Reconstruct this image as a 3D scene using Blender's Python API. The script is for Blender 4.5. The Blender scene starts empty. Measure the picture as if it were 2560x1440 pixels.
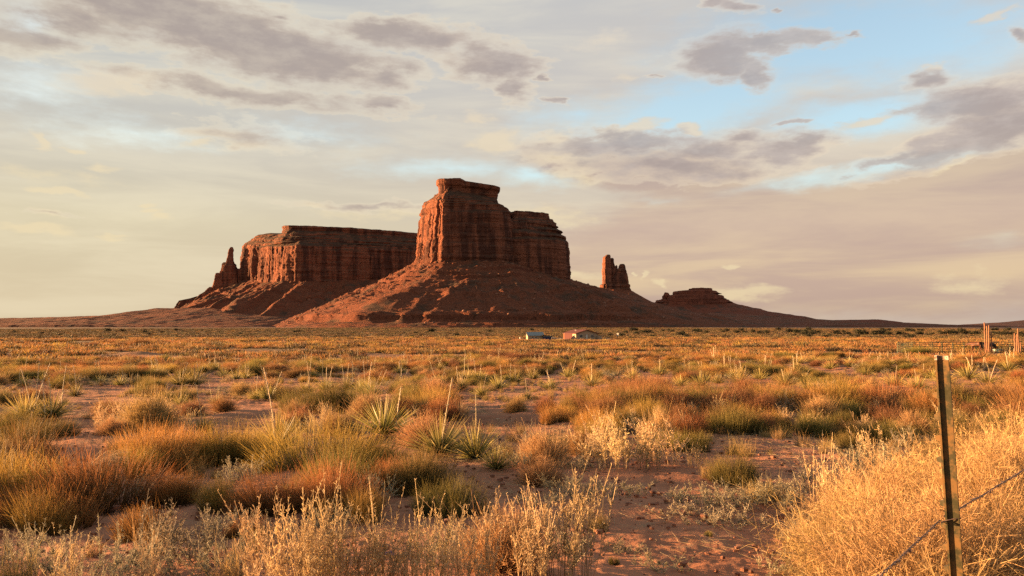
import bpy, math, random
import numpy as np
from mathutils import Vector, Matrix
R = math.radians
scene = bpy.context.scene
col = scene.collection
rng = np.random.default_rng(11)
random.seed(11)

# ------------------------------------------------------------------ camera
EYE = 1.6
PITCH = math.atan(95 / 1920)
cam = bpy.data.cameras.new('camera'); camo = bpy.data.objects.new('camera', cam); col.objects.link(camo)
cam.sensor_width = 36; cam.lens = 27; cam.clip_start = 0.05; cam.clip_end = 40000
camo.location = (0, 0, EYE); camo.rotation_euler = (math.pi / 2 + PITCH, 0, 0)
scene.camera = camo

def pix(px, py, Y):
    """point of the ray through photo pixel (2560x1440) at depth Y"""
    zr = math.tan(PITCH + math.atan((720 - py) / 1920))
    Z = zr * Y
    dc = Y * math.cos(PITCH) + Z * math.sin(PITCH)
    return (px - 1280) / 1920 * dc, EYE + Z
def sky_dir(px, py):
    x = (px - 1280) / 1920; u = (720 - py) / 1920
    d = Vector((x, math.cos(PITCH) - u * math.sin(PITCH), math.sin(PITCH) + u * math.cos(PITCH))).normalized()
    return math.atan2(d.x, d.y), math.asin(d.z)

# ------------------------------------------------------------------ light
SUN_EL, SUN_AZ = R(6.0), R(-77)          # low, from the left and a little beyond
world = bpy.data.worlds.new("World"); scene.world = world; world.use_nodes = True
S = Vector((math.sin(SUN_AZ) * math.cos(SUN_EL), math.cos(SUN_AZ) * math.cos(SUN_EL), math.sin(SUN_EL)))
sl = bpy.data.lights.new('sun', 'SUN'); so = bpy.data.objects.new('sun', sl); col.objects.link(so)
sl.energy = 5.0; sl.angle = R(0.6); sl.color = (1.0, 0.56, 0.25)
so.rotation_euler = S.to_track_quat('Z', 'Y').to_euler(); so.location = (-60, 20, 40)
scene.view_settings.view_transform = 'Standard'; scene.view_settings.look = 'None'
scene.view_settings.gamma = 1; scene.view_settings.exposure = 2.7
scene.render.engine = 'CYCLES'
scene.cycles.use_denoising = False
scene.cycles.max_bounces = 6; scene.cycles.diffuse_bounces = 3; scene.cycles.transmission_bounces = 3
scene.cycles.transparent_max_bounces = 6
scene.cycles.sample_clamp_indirect = 6

# ------------------------------------------------------------------ node helper
class NT:
    def __init__(s, tree): s.t = tree; s.L = tree.links
    def n(s, typ, **kw):
        n = s.t.nodes.new(typ)
        for k, v in kw.items(): setattr(n, k, v)
        return n
    def put(s, sock, v):
        if isinstance(v, bpy.types.NodeSocket): s.L.new(v, sock)
        elif v is not None: sock.default_value = v
    def m(s, op, a, b=None, c=None, clamp=False):
        n = s.n('ShaderNodeMath', operation=op, use_clamp=clamp)
        s.put(n.inputs[0], a); s.put(n.inputs[1], b); s.put(n.inputs[2], c)
        return n.outputs[0]
    def vm(s, op, a, b=None, out=0):
        n = s.n('ShaderNodeVectorMath', operation=op)
        s.put(n.inputs[0], a); s.put(n.inputs[1], b)
        return n.outputs[out]
    def noise(s, vec, scale, detail=4, rough=.55, dist=0, out=0):
        n = s.n('ShaderNodeTexNoise'); s.put(n.inputs['Vector'], vec)
        n.inputs['Scale'].default_value = scale; n.inputs['Detail'].default_value = detail
        n.inputs['Roughness'].default_value = rough; n.inputs['Distortion'].default_value = dist
        return n.outputs[out]
    def mapr(s, v, a, b, c=0., d=1., smooth=True):
        n = s.n('ShaderNodeMapRange', interpolation_type='SMOOTHSTEP' if smooth else 'LINEAR')
        s.put(n.inputs[0], v)
        for i, q in enumerate((a, b, c, d)): s.put(n.inputs[i + 1], q)
        return n.outputs[0]
    def ramp(s, v, stops, interp='LINEAR'):
        n = s.n('ShaderNodeValToRGB'); s.put(n.inputs[0], v); r = n.color_ramp; r.interpolation = interp
        while len(r.elements) < len(stops): r.elements.new(0.5)
        for e, (p, c) in zip(r.elements, stops): e.position = p; e.color = (*c, 1)
        return n.outputs[0]
    def mix(s, f, a, b, blend='MIX'):
        n = s.n('ShaderNodeMix', data_type='RGBA', blend_type=blend)
        s.put(n.inputs[0], f)
        s.put(n.inputs[6], (*a, 1) if isinstance(a, tuple) else a)
        s.put(n.inputs[7], (*b, 1) if isinstance(b, tuple) else b)
        return n.outputs[2]
    def comb(s, x, y, z=0.):
        n = s.n('ShaderNodeCombineXYZ'); s.put(n.inputs[0], x); s.put(n.inputs[1], y); s.put(n.inputs[2], z)
        return n.outputs[0]
    def sep(s, v):
        n = s.n('ShaderNodeSeparateXYZ'); s.put(n.inputs[0], v); return n.outputs

def lin(r, g, b):
    f = lambda c: (c / 255 / 12.92) if c < 10 else ((c / 255 + .055) / 1.055) ** 2.4
    return (f(r), f(g), f(b))

# ------------------------------------------------------------------ sky (Nishita sky, veil and clouds laid out by azimuth and elevation)
def build_sky():
    N = NT(world.node_tree)
    for n in list(world.node_tree.nodes): world.node_tree.nodes.remove(n)
    sk = N.n('ShaderNodeTexSky', sky_type='NISHITA'); sk.sun_disc = False
    sk.sun_elevation = SUN_EL; sk.sun_rotation = SUN_AZ
    tc = N.n('ShaderNodeTexCoord'); d = N.sep(tc.outputs['Generated'])
    az = N.m('ARCTAN2', d[0], d[1]); el = N.m('ARCSINE', d[2])
    uv0 = N.comb(az, el, 0.)
    # stretched coordinates: far clouds are seen flat
    st = N.comb(N.m('MULTIPLY', az, 1.0), N.m('MULTIPLY', el, 2.6), 0.)
    w1 = N.noise(st, 5.0, 5, .6, 0, 1); w2 = N.noise(st, 22.0, 4, .6, 0, 1)
    warp = N.vm('ADD', N.vm('MULTIPLY', N.vm('SUBTRACT', w1, (.5, .5, .5)), (.12, .05, 0)),
                N.vm('MULTIPLY', N.vm('SUBTRACT', w2, (.5, .5, .5)), (.035, .018, 0)))
    uv = N.vm('ADD', uv0, warp)
    def field(blobs, coord):
        out = None
        cu, cv, _ = N.sep(coord)
        for (px, py, hw, hh, rot, wgt) in blobs:
            a, e = sky_dir(px, py)
            sx = hw / 1920 * math.cos(a) ** 2; sy = hh / 1920 * math.cos(a)
            mp = N.n('ShaderNodeMapping', vector_type='TEXTURE')
            N.L.new(N.comb(cu, cv, out if out is not None else 0.), mp.inputs[0])   # z (the running sum) is scaled away
            mp.inputs['Location'].default_value = (a, e, 0); mp.inputs['Rotation'].default_value = (0, 0, R(rot))
            mp.inputs['Scale'].default_value = (sx, sy, 1e8)
            l = N.vm('LENGTH', mp.outputs[0], None, 1)
            v = N.m('MULTIPLY', N.m('SUBTRACT', 1.25, l), wgt)
            out = v if out is None else N.m('SMOOTH_MAX', out, v, .15)
        return N.m('MAXIMUM', out, -1.)
    fine = N.m('SUBTRACT', N.noise(st, 26, 7, .62), .5)
    coarse = N.m('SUBTRACT', N.noise(st, 7, 6, .6), .5)
    streak = N.noise(N.comb(az, N.m('MULTIPLY', el, 7.), 3.1), 3.2, 5, .6, .4)
    EX = 2 ** -scene.view_settings.exposure
    c = lambda r, g, b: tuple(EX * q for q in lin(r, g, b))
    # veil: colour by elevation, warmer and yellower towards the sun on the left
    t = N.mapr(el, 0., .42, 0, 1, False)
    left = N.ramp(t, [(0, c(228, 203, 154)), (.13, c(230, 209, 163)), (.3, c(234, 219, 177)), (.5, c(212, 207, 191)), (.75, c(200, 203, 200)), (1, c(196, 200, 200))])
    right = N.ramp(t, [(0, c(198, 172, 155)), (.12, c(214, 189, 165)), (.3, c(222, 202, 176)), (.5, c(218, 204, 188)), (.7, c(216, 208, 200)), (1, c(206, 206, 206))])
    lr = N.mapr(az, -.62, .42)
    veil = N.mix(lr, left, right)
    far_left = N.mapr(az, -1.3, -.5, 1., 0.)
    glow = N.m('MULTIPLY', far_left, N.mapr(el, .0, .45, 1., 0.))
    veil = N.mix(glow, veil, c(255, 214, 150))
    # bright and dull streaks in the high veil
    veil = N.mix(N.mapr(streak, .36, .7, 0., .75), N.mix(.3, veil, c(184, 180, 178)), N.mix(.5, veil, c(238, 228, 204)))
    # clear sky windows
    skyc = N.n('ShaderNodeMix', data_type='RGBA', blend_type='MULTIPLY'); skyc.inputs[0].default_value = 1
    N.L.new(sk.outputs[0], skyc.inputs[6]); skyc.inputs[7].default_value = (1, 1, 1, 1)
    blue = field([(2150, 90, 560, 130, -2, 1.), (1750, 260, 360, 90, 12, 1.), (2150, 290, 260, 60, 0, .9), (1450, 300, 200, 50, 0, .5), (2160, 425, 330, 26, 4, .9),
                  (1130, 420, 220, 40, 0, .45), (1330, 440, 110, 36, 0, .6), (60, 40, 90, 60, 0, .4), (330, 320, 300, 45, 0, .3), (100, 220, 200, 70, 0, .3), (760, 330, 260, 40, 0, .3), (2480, 610, 110, 26, 0, .5),
                  (1650, 500, 60, 10, 0, .3)], uv)
    bm = N.mapr(N.m('ADD', N.m('ADD', blue, N.m('MULTIPLY', fine, .5)), N.m('MULTIPLY', coarse, .5)), -.05, .95)
    bm = N.m('MAXIMUM', bm, N.mapr(el, .46, .9, 0., .55))
    # broad beige overcast, lower right
    ov = field([(2050, 620, 900, 190, 2, 1.), (1620, 420, 330, 60, -6, .9), (2500, 470, 260, 90, 8, 1.)], uv)
    ovm = N.mapr(N.m('ADD', ov, N.m('MULTIPLY', coarse, .8)), .05, .5)
    ovc = N.mix(N.mapr(streak, .35, .68), N.ramp(t, [(0, c(188, 160, 146)), (.14, c(200, 172, 154)), (.3, c(200, 174, 160)), (.48, c(188, 168, 158)), (.7, c(182, 166, 160)), (1, c(176, 166, 164))]),
                N.ramp(t, [(0, c(200, 174, 150)), (.14, c(226, 198, 160)), (.3, c(216, 190, 166)), (.5, c(212, 192, 166)), (1, c(220, 208, 190))]))
    # cream sunlit puffs
    lt = field([(260, 208, 150, 26, 8, 1), (350, 195, 90, 18, 6, .8), (560, 318, 120, 16, 0, 1), (620, 350, 110, 20, 0, .8), (480, 342, 60, 10, 8, 1), (95, 345, 30, 13, -25, 1.3), (175, 364, 24, 9, 0, 1.2),
                (260, 405, 40, 13, 0, 1.1), (185, 480, 85, 12, -6, 1.2), (405, 512, 26, 9, 0, 1.2), (425, 531, 30, 9, 0, 1.2), (450, 554, 30, 14, 0, 1), (95, 578, 100, 13, -2, 1.1), (145, 545, 60, 12, -8, 1.),
                (275, 605, 42, 8, 0, 1.1), (800, 508, 60, 9, 0, 1), (1230, 345, 70, 24, 0, 1.4), (1400, 350, 60, 20, 0, .9), (1570, 322, 120, 14, 10, 1.5), (1750, 316, 54, 16, 0, 1.5), (1420, 392, 110, 26, -4, 1.), (1440, 430, 70, 28, 0, 1.), (1210, 296, 60, 14, 0, .8),
                (2140, 308, 56, 14, 14, 1.), (2290, 165, 40, 11, 10, .9), (2380, 415, 80, 10, 15, 1.2), (2500, 38, 90, 9, 12, 1.), (1560, 195, 36, 13, 0, .7), (1870, 735, 110, 18, -3, .9), (2400, 700, 110, 26, 0, .7),
                (1595, 693, 8, 6, 0, 1.6), (1628, 690, 11, 9, 0, 1.6), (1668, 706, 20, 8, 0, 1.3), (1810, 675, 20, 8, 10, 1.1), (1000, 530, 260, 22, 2, .6), (150, 430, 200, 20, -4, .5),
                (1160, 160, 80, 40, 0, .55), (1500, 90, 90, 26, 10, .6), (1430, 690, 70, 12, 0, .8), (1370, 540, 120, 26, -6, .7)], uv)
    lm = N.mapr(N.m('ADD', lt, N.m('MULTIPLY', fine, 2.0)), .0, 1.0)
    lc = N.ramp(t, [(0, c(240, 218, 172)), (.4, c(240, 222, 184)), (.7, c(232, 216, 192)), (1, c(228, 219, 204))])
    # grey-mauve cloud bodies
    dk = field([(440, 40, 380, 78, -6, 1.25), (660, 110, 310, 64, -7, 1.35), (180, 40, 200, 50, 0, .8), (60, 85, 140, 46, 0, .95), (1000, 90, 190, 34, -3, 1.2), (800, 165, 130, 40, 8, 1.), (690, 35, 40, 12, 0, .8),
                (1230, 165, 105, 46, 0, 1.3), (1290, 235, 50, 30, -20, 1.), (1352, 200, 16, 11, 0, 1.2), (1385, 258, 15, 6, 0, 1.1), (970, 185, 90, 30, 0, 1.), (640, 232, 330, 24, -2, .9), (950, 245, 60, 14, 4, 1.),
                (620, 330, 130, 26, -4, .6), (920, 514, 150, 10, -1, .7),
                (1810, 130, 115, 50, 0, 1.3), (1960, 105, 130, 24, 2, 1.25), (1900, 180, 56, 38, -25, 1.2), (2060, 100, 60, 14, 0, .9), (2130, 84, 34, 6, 0, 1.), (1830, 20, 44, 14, -10, 1.1), (1790, 10, 30, 8, 0, 1.), (1925, 24, 14, 5, 0, 1.),
                (2280, 190, 66, 22, 0, 1.1), (2420, 250, 210, 50, 2, 1.3), (2500, 320, 170, 60, 4, 1.3), (2350, 375, 190, 36, 14, 1.2), (2550, 80, 30, 18, 0, .9), (2200, 405, 130, 14, 10, .8),
                (1560, 352, 230, 26, 2, 1.05), (1970, 370, 120, 34, 4, 1.2), (1780, 362, 140, 28, 0, 1.), (1890, 335, 60, 16, 0, .9), (1990, 309, 30, 5, 0, 1.), (1680, 410, 280, 34, -3, .85), (1640, 194, 28, 5, 0, .8), (150, 545, 60, 6, -5, .5)], uv)
    dn = N.m('ADD', N.m('ADD', dk, N.m('MULTIPLY', fine, 2.1)), N.m('MULTIPLY', coarse, .7))
    dm = N.mapr(dn, -.12, .8, 0., .84)
    dcore = N.mapr(N.m('ADD', dk, N.m('MULTIPLY', fine, 1.6)), .1, 1.1)
    dc = N.mix(dcore, N.mix(lr, c(210, 193, 174), c(208, 191, 178)), N.mix(lr, c(170, 155, 148), c(170, 157, 155)))
    puff = N.noise(N.vm('ADD', st, (3.3, 1.7, .5)), 15, 6, .65)
    dc = N.mix(N.mapr(puff, .40, .66, 0., .55), dc, N.mix(lr, c(206, 192, 174), c(204, 192, 186)))
    dc = N.mix(N.mapr(t, 0., .6, .6, 0.), dc, c(196, 178, 156))
    # sum up
    nis = skyc.outputs[2]
    base = N.mix(N.m('MULTIPLY', ovm, .9), veil, ovc)
    base = N.mix(N.m('MULTIPLY', lm, .68), base, lc)
    rim = N.m('MULTIPLY', N.mapr(dn, -.25, .1), N.m('SUBTRACT', 1., dm))
    base = N.mix(N.m('MULTIPLY', rim, .42), base, N.mix(lr, c(238, 224, 196), c(240, 222, 196)))
    base = N.mix(dm, base, dc)
    cover = N.m('SUBTRACT', 1., N.m('MULTIPLY', bm, N.m('SUBTRACT', 1., N.m('MAXIMUM', N.m('MAXIMUM', N.m('MULTIPLY', ovm, .8), N.m('MULTIPLY', lm, .8)), dm))))
    b1 = N.n('ShaderNodeBackground'); N.L.new(nis, b1.inputs[0]); b1.inputs[1].default_value = 0.05
    # thin bright cirrus air in the clear windows
    b3 = N.n('ShaderNodeBackground'); N.put(b3.inputs[0], N.mix(lr, c(196, 202, 198), c(168, 188, 208))); b3.inputs[1].default_value = .36
    add = N.n('ShaderNodeAddShader'); N.L.new(b1.outputs[0], add.inputs[0]); N.L.new(b3.outputs[0], add.inputs[1])
    b2 = N.n('ShaderNodeBackground'); N.put(b2.inputs[0], base); b2.inputs[1].default_value = 1
    ms = N.n('ShaderNodeMixShader'); N.L.new(cover, ms.inputs[0]); N.L.new(add.outputs[0], ms.inputs[1]); N.L.new(b2.outputs[0], ms.inputs[2])
    out = N.n('ShaderNodeOutputWorld'); N.L.new(ms.outputs[0], out.inputs[0])
    world.cycles.sampling_method = 'MANUAL'; world.cycles.sample_map_resolution = 256
build_sky()

# ------------------------------------------------------------------ numpy noise
def _h(i, j, k):
    n = (i.astype(np.int64) * 374761393 + j.astype(np.int64) * 668265263 + k.astype(np.int64) * 2147483647) & 0xffffffff
    n = ((n ^ (n >> 13)) * 1274126177) & 0xffffffff
    n = ((n ^ (n >> 16)) * 2246822519) & 0xffffffff
    return ((n ^ (n >> 15)) & 0xffffff) / 8388607.5 - 1.0
def vnoise(x, y, z=0.0):
    x, y, z = np.broadcast_arrays(np.asarray(x, float), np.asarray(y, float), np.asarray(z, float))
    i, j, k = np.floor(x), np.floor(y), np.floor(z)
    f, g, h = x - i, y - j, z - k
    f, g, h = (q * q * q * (q * (q * 6 - 15) + 10) for q in (f, g, h))
    r = 0
    for a, wa in ((0, 1 - f), (1, f)):
        for b, wb in ((0, 1 - g), (1, g)):
            for c, wc in ((0, 1 - h), (1, h)):
                r = r + wa * wb * wc * _h(i + a, j + b, k + c)
    return r
def fbm(x, y, z=0.0, o=4, g=.5):
    r = 0; a = 1; s = 0; f = 1
    for q in range(o):
        r = r + a * vnoise(x * f + 17.3 * q, y * f - 9.1 * q, np.asarray(z) * f + 5.7 * q); s += a; a *= g; f *= 2.03
    return r / s
def ridged(x, y, z=0.0, o=3):
    r = 0; a = 1; s = 0; f = 1
    for q in range(o):
        r = r + a * (1 - 2 * np.abs(vnoise(x * f + 31 * q, y * f + 7 * q, np.asarray(z) * f))); s += a; a *= .5; f *= 2.1
    return r / s
def sstep(a, b, x):
    t = np.clip((x - a) / (b - a), 0, 1); return t * t * (3 - 2 * t)

# ------------------------------------------------------------------ object helpers
def tag(o, label=None, cat=None, group=None, kind=None):
    if label: o['label'] = label
    if cat: o['category'] = cat
    if group: o['group'] = group
    if kind: o['kind'] = kind
    return o
def link(name, me, mat=None, parent=None, loc=None, rotz=0, scale=None):
    o = bpy.data.objects.new(name, me); col.objects.link(o)
    if mat and me and not me.materials: me.materials.append(mat)
    if parent: o.parent = parent
    if loc is not None: o.location = loc
    if rotz: o.rotation_euler = (0, 0, rotz)
    if scale: o.scale = (scale,) * 3 if not hasattr(scale, '__len__') else scale
    return o
def empty(name, loc, rotz=0):
    o = bpy.data.objects.new(name, None); col.objects.link(o); o.location = loc; o.rotation_euler = (0, 0, rotz)
    o.empty_display_size = .2
    return o
def quads_mesh(name, V, F, smooth=False, mat=None, uv=None):
    """V (n,3), F (m,4) numpy"""
    me = bpy.data.meshes.new(name)
    V = np.ascontiguousarray(V, dtype=np.float32); F = np.ascontiguousarray(F, dtype=np.int32)
    k = F.shape[1]
    me.vertices.add(len(V)); me.vertices.foreach_set('co', V.ravel())
    me.loops.add(F.size); me.loops.foreach_set('vertex_index', F.ravel())
    me.polygons.add(len(F)); me.polygons.foreach_set('loop_start', np.arange(0, F.size, k, dtype=np.int32))
    me.polygons.foreach_set('loop_total', np.full(len(F), k, dtype=np.int32))
    if smooth: me.polygons.foreach_set('use_smooth', np.ones(len(F), dtype=bool))
    if uv is not None:
        l = me.uv_layers.new(name='UVMap'); l.data.foreach_set('uv', np.ascontiguousarray(uv[F.ravel()], dtype=np.float32).ravel())
    me.update(calc_edges=True)
    if mat: me.materials.append(mat)
    return me
def grid_faces(nr, nc, wrap=False):
    r = np.arange(nr - 1)[:, None]; c = np.arange(nc if wrap else nc - 1)[None, :]
    c2 = (c + 1) % nc
    a = r * nc + c; b = r * nc + c2; d = (r + 1) * nc + c2; e = (r + 1) * nc + c
    return np.stack([a, b, d, e], -1).reshape(-1, 4)
class MB:
    """collects boxes, tubes and prisms into one mesh"""
    def __init__(s): s.V = []; s.F = []
    def add(s, V, F):
        b = len(s.V); s.V += [tuple(v) for v in V]; s.F += [tuple(b + i for i in f) for f in F]; return s
    def box(s, x0, x1, y0, y1, z0, z1):
        V = [(x0, y0, z0), (x1, y0, z0), (x1, y1, z0), (x0, y1, z0), (x0, y0, z1), (x1, y0, z1), (x1, y1, z1), (x0, y1, z1)]
        return s.add(V, [(3, 2, 1, 0), (4, 5, 6, 7), (0, 1, 5, 4), (1, 2, 6, 5), (2, 3, 7, 6), (3, 0, 4, 7)])
    def tube(s, pts, rad, n=8, cap=True):
        pts = [Vector(p) for p in pts]; m = len(pts); rad = [rad] * m if not hasattr(rad, '__len__') else rad
        V = []; up = Vector((0.01, .02, 1))
        for i, p in enumerate(pts):
            t = (pts[min(i + 1, m - 1)] - pts[max(i - 1, 0)]).normalized()
            a = t.cross(up if abs(t.dot(up.normalized())) < .95 else Vector((1, 0, 0))).normalized(); b = t.cross(a)
            for k in range(n):
                q = 2 * math.pi * k / n; V.append(p + (a * math.cos(q) + b * math.sin(q)) * rad[i])
        F = [(i * n + k, i * n + (k + 1) % n, (i + 1) * n + (k + 1) % n, (i + 1) * n + k) for i in range(m - 1) for k in range(n)]
        if cap: F += [tuple(range(n - 1, -1, -1)), tuple((m - 1) * n + k for k in range(n))]
        return s.add(V, F)
    def prism(s, prof, y0, y1):
        """profile in xz extruded along y"""
        n = len(prof); V = [(x, y0, z) for x, z in prof] + [(x, y1, z) for x, z in prof]
        return s.add(V, [tuple(range(n)), tuple(range(2 * n - 1, n - 1, -1))] + [(i + n, (i + 1) % n + n, (i + 1) % n, i) for i in range(n)])
    def build(s, name, mat, parent=None, loc=None, rotz=0, smooth=False):
        me = bpy.data.meshes.new(name); me.from_pydata([tuple(v) for v in s.V], [], s.F); me.update()
        if smooth:
            for p in me.polygons: p.use_smooth = True
        return link(name, me, mat, parent, loc, rotz)

# ------------------------------------------------------------------ materials
def mat_new(name):
    m = bpy.data.materials.new(name); m.use_nodes = True
    N = NT(m.node_tree); b = m.node_tree.nodes['Principled BSDF']
    b.inputs['Specular IOR Level'].default_value = .25; b.inputs['Roughness'].default_value = .85
    return m, N, b
def plain(name, c, rough=.8, metal=0., var=.15, scale=6., bump=0.):
    m, N, b = mat_new(name)
    g = N.n('ShaderNodeNewGeometry')
    n = N.noise(g.outputs['Position'], scale, 5, .6)
    k = N.mapr(n, .3, .7, 1 - var, 1 + var)
    v = N.n('ShaderNodeHueSaturation'); v.inputs['Color'].default_value = (*c, 1); N.L.new(k, v.inputs['Value'])
    N.L.new(v.outputs[0], b.inputs['Base Color'])
    b.inputs['Roughness'].default_value = rough; b.inputs['Metallic'].default_value = metal
    if bump:
        bp = N.n('ShaderNodeBump'); bp.inputs['Strength'].default_value = bump; N.L.new(n, bp.inputs['Height']); N.L.new(bp.outputs[0], b.inputs['Normal'])
    return m

def rock_mat(name, tal=0., tint=(1, 1, 1), base=(.212, .078, .045)):
    m, N, b = mat_new(name)
    g = N.n('ShaderNodeNewGeometry'); P = g.outputs['Position']
    X, Y, Z = N.sep(P)
    sq = N.comb(X, Y, N.m('MULTIPLY', Z, .10))             # vertical streaks (desert varnish)
    fl = N.comb(N.m('MULTIPLY', X, .022), N.m('MULTIPLY', Y, .022), Z)   # beds
    streak = N.noise(sq, .045, 6, .62); streak2 = N.noise(sq, .22, 4, .6)
    beds = N.noise(fl, .12, 6, .75)
    blot = N.noise(P, .02, 5, .6)
    c = N.ramp(beds, [(.30, tuple(q * .62 for q in base)), (.42, tuple(q * .95 for q in base)), (.45, tuple(q * .8 for q in base)), (.50, base), (.58, tuple(q * 1.22 for q in base)), (.61, tuple(q * .85 for q in base)), (.75, (base[0] * .75, base[1] * .95, base[2] * 1.1))])
    # dark varnish
    c = N.mix(N.mapr(streak, .43, .60, 0., .74 * (1 - tal)), c, (.035, .018, .016))
    c = N.mix(N.mapr(streak2, .5, .72, 0., .35 * (1 - tal)), c, (.22, .09, .05))
    # ledgy upper beds and rubble slopes: grey brown where the slope holds soil
    nz = N.sep(g.outputs['Normal'])[2]
    flat = N.mapr(nz, .3, .75)
    fine = N.noise(P, .35, 5, .7)
    soil = N.ramp(fine, [(.3, (.03, .02, .015)), (.5, (.07, .044, .028)), (.72, (.11, .07, .045))])
    if tal:
        soil = N.mix(N.mapr(blot, .34, .52), soil, N.ramp(fine, [(.3, (.045, .017, .011)), (.46, (.13, .042, .021)), (.66, (.27, .088, .040))]))
        veg = N.noise(P, .55, 3, .6)
        soil = N.mix(N.mapr(veg, .56, .66, 0., .6), soil, (.03, .03, .018))
    c = N.mix(N.m('MULTIPLY', flat, .85), c, soil)
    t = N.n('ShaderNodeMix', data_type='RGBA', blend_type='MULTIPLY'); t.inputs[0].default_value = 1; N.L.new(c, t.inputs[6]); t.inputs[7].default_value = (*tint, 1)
    N.L.new(t.outputs[2], b.inputs['Base Color'])
    bn = N.m('ADD', N.m('MULTIPLY', fine, 1.2), N.m('ADD', N.m('MULTIPLY', streak2, 2.0 * (1 - tal)), N.m('MULTIPLY', beds, 2.5)))
    bp = N.n('ShaderNodeBump'); bp.inputs['Strength'].default_value = 1.; bp.inputs['Distance'].default_value = 3.2
    N.L.new(bn, bp.inputs['Height']); N.L.new(bp.outputs[0], b.inputs['Normal'])
    b.inputs['Roughness'].default_value = .95; b.inputs['Specular IOR Level'].default_value = .1
    return m
M = {}
M['rock'] = rock_mat('red_sandstone')
M['talus'] = rock_mat('talus_rubble', tal=1., base=(.13, .044, .026))
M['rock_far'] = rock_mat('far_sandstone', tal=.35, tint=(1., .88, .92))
M['rock_haze'] = rock_mat('haze_tinted_hill_rock', tal=.6, tint=(.42, .62, 1.))  # distance haze and shade put into the hills' rock tint

# ------------------------------------------------------------------ buttes: lofted cliffs
def resample(poly, ds, rounds=2):
    P = np.array(poly, float)
    for _ in range(rounds):
        Q = np.roll(P, -1, 0); P = np.stack([P * .82 + Q * .18, P * .18 + Q * .82], 1).reshape(-1, 2)
    L = np.r_[0, np.cumsum(np.linalg.norm(np.roll(P, -1, 0) - P, axis=1))]
    n = max(24, int(L[-1] / ds)); t = np.linspace(0, L[-1], n, endpoint=False)
    C = np.vstack([P, P[:1]])
    return np.stack([np.interp(t, L, C[:, 0]), np.interp(t, L, C[:, 1])], 1), L[-1]
def normals2(P, k):
    T = np.roll(P, -k, 0) - np.roll(P, k, 0); T /= np.linalg.norm(T, axis=1)[:, None] + 1e-9
    Nn = np.stack([T[:, 1], -T[:, 0]], 1)
    A = np.sum(P[:, 0] * np.roll(P[:, 1], -1) - np.roll(P[:, 0], -1) * P[:, 1])
    return Nn if A > 0 else -Nn
def cliff(name, poly, levels, mat, parent, ds=2., dz=1.7, seed=0, top_fn=None, crag=1., cap_rise=2., fl=1.):
    """levels: (z, inset, flute amplitude, ledge amplitude) from the foot up; the surface closes over the top"""
    P, per = resample(poly, ds); n = len(P)
    Nn = normals2(P, max(2, int(14 / ds)))
    cen = P.mean(0)
    Lz = np.array(levels, float)
    rows = []
    for a, b in zip(Lz[:-1], Lz[1:]):
        k = max(1, int(math.hypot(b[0] - a[0], b[1] - a[1]) / dz))
        for q in range(k): rows.append(a + (b - a) * q / k)
    rows.append(Lz[-1]); rows = np.array(rows)
    z = rows[:, 0][:, None] * np.ones(n); ins = rows[:, 1][:, None]; fa = rows[:, 2][:, None]; la = rows[:, 3][:, None]
    if top_fn is not None:      # squeeze heights under a sloping top line
        k = top_fn(P[:, 0], P[:, 1])[None, :]; zb = Lz[0, 0]
        z = zb + (z - zb) * k
    bx, by = P[:, 0][None, :], P[:, 1][None, :]
    sd = seed * 13.7
    sway = 7 * vnoise(bx / 60 + sd, by / 60, z / 90)
    zz = z
    F = -(1.0 * (ridged((bx + sway) / 46 + sd, (by + sway) / 46, zz / 420, 2))
         + .55 * ridged((bx + sway) / 17 + sd, (by - sway) / 17, zz / 170, 2)
         + .28 * ridged(bx / 6.5 + sd, by / 6.5, zz / 60, 2))
    crack = -np.clip(.13 - np.abs(vnoise((bx + sway) / 24 + sd + 5, (by + sway) / 24, zz / 300)), 0, 1) / .13
    slab = vnoise(bx / 34 + sd, by / 34, zz / 60) + .5 * vnoise(bx / 12 + sd, by / 12, zz / 22); slab = np.round(slab * 2.6) / 2.6
    L = np.tanh(3.5 * vnoise(bx / 150 + sd, by / 150, zz / 7.5)) + .6 * np.tanh(4 * vnoise(bx / 70, by / 70 + sd, zz / 3.2))
    rough = fbm(bx / 9 + sd, by / 9, zz / 7, 4, .6)
    face = (.24 + .76 * sstep(.15, .6, -Nn[:, 0])[None, :]) * (.45 + .9 * sstep(-.5, .5, vnoise(bx / 75 + sd, by / 75, 2.)))      # light contrast put into the shape: sunward walls deeply fluted, shaded front smoothed
    off = -ins + fl * face * fa * (F * .9 + crack * 1.1 + slab * .35) + .9 * slab + la * L + rough * (1.9 + .2 * la) * crag
    X = bx + Nn[:, 0][None, :] * off; Y = by + Nn[:, 1][None, :] * off
    z = z + rough * .8 * crag + .9 * crag * vnoise(bx / 22, by / 22 + sd, z / 9)
    # top
    tops = []
    for q in (.97, .92, .84, .7, .5, .25, .04):
        tx = cen[0] + (X[-1] - cen[0]) * q; ty = cen[1] + (Y[-1] - cen[1]) * q
        tops.append((tx, ty, z[-1] + cap_rise * (1 - q) + 1.2 * crag * vnoise(tx / 11, ty / 11, sd)))
    X = np.vstack([X] + [t[0][None] for t in tops]); Y = np.vstack([Y] + [t[1][None] for t in tops]); Z = np.vstack([z] + [t[2][None] for t in tops])
    V = np.stack([X, Y, Z], -1).reshape(-1, 3)
    Fc = grid_faces(len(X), n, True)
    A = np.sum(P[:, 0] * np.roll(P[:, 1], -1) - np.roll(P[:, 0], -1) * P[:, 1])
    if A < 0: Fc = Fc[:, ::-1]
    return link(name, quads_mesh(name, V, Fc, False, mat), None, parent)

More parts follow.
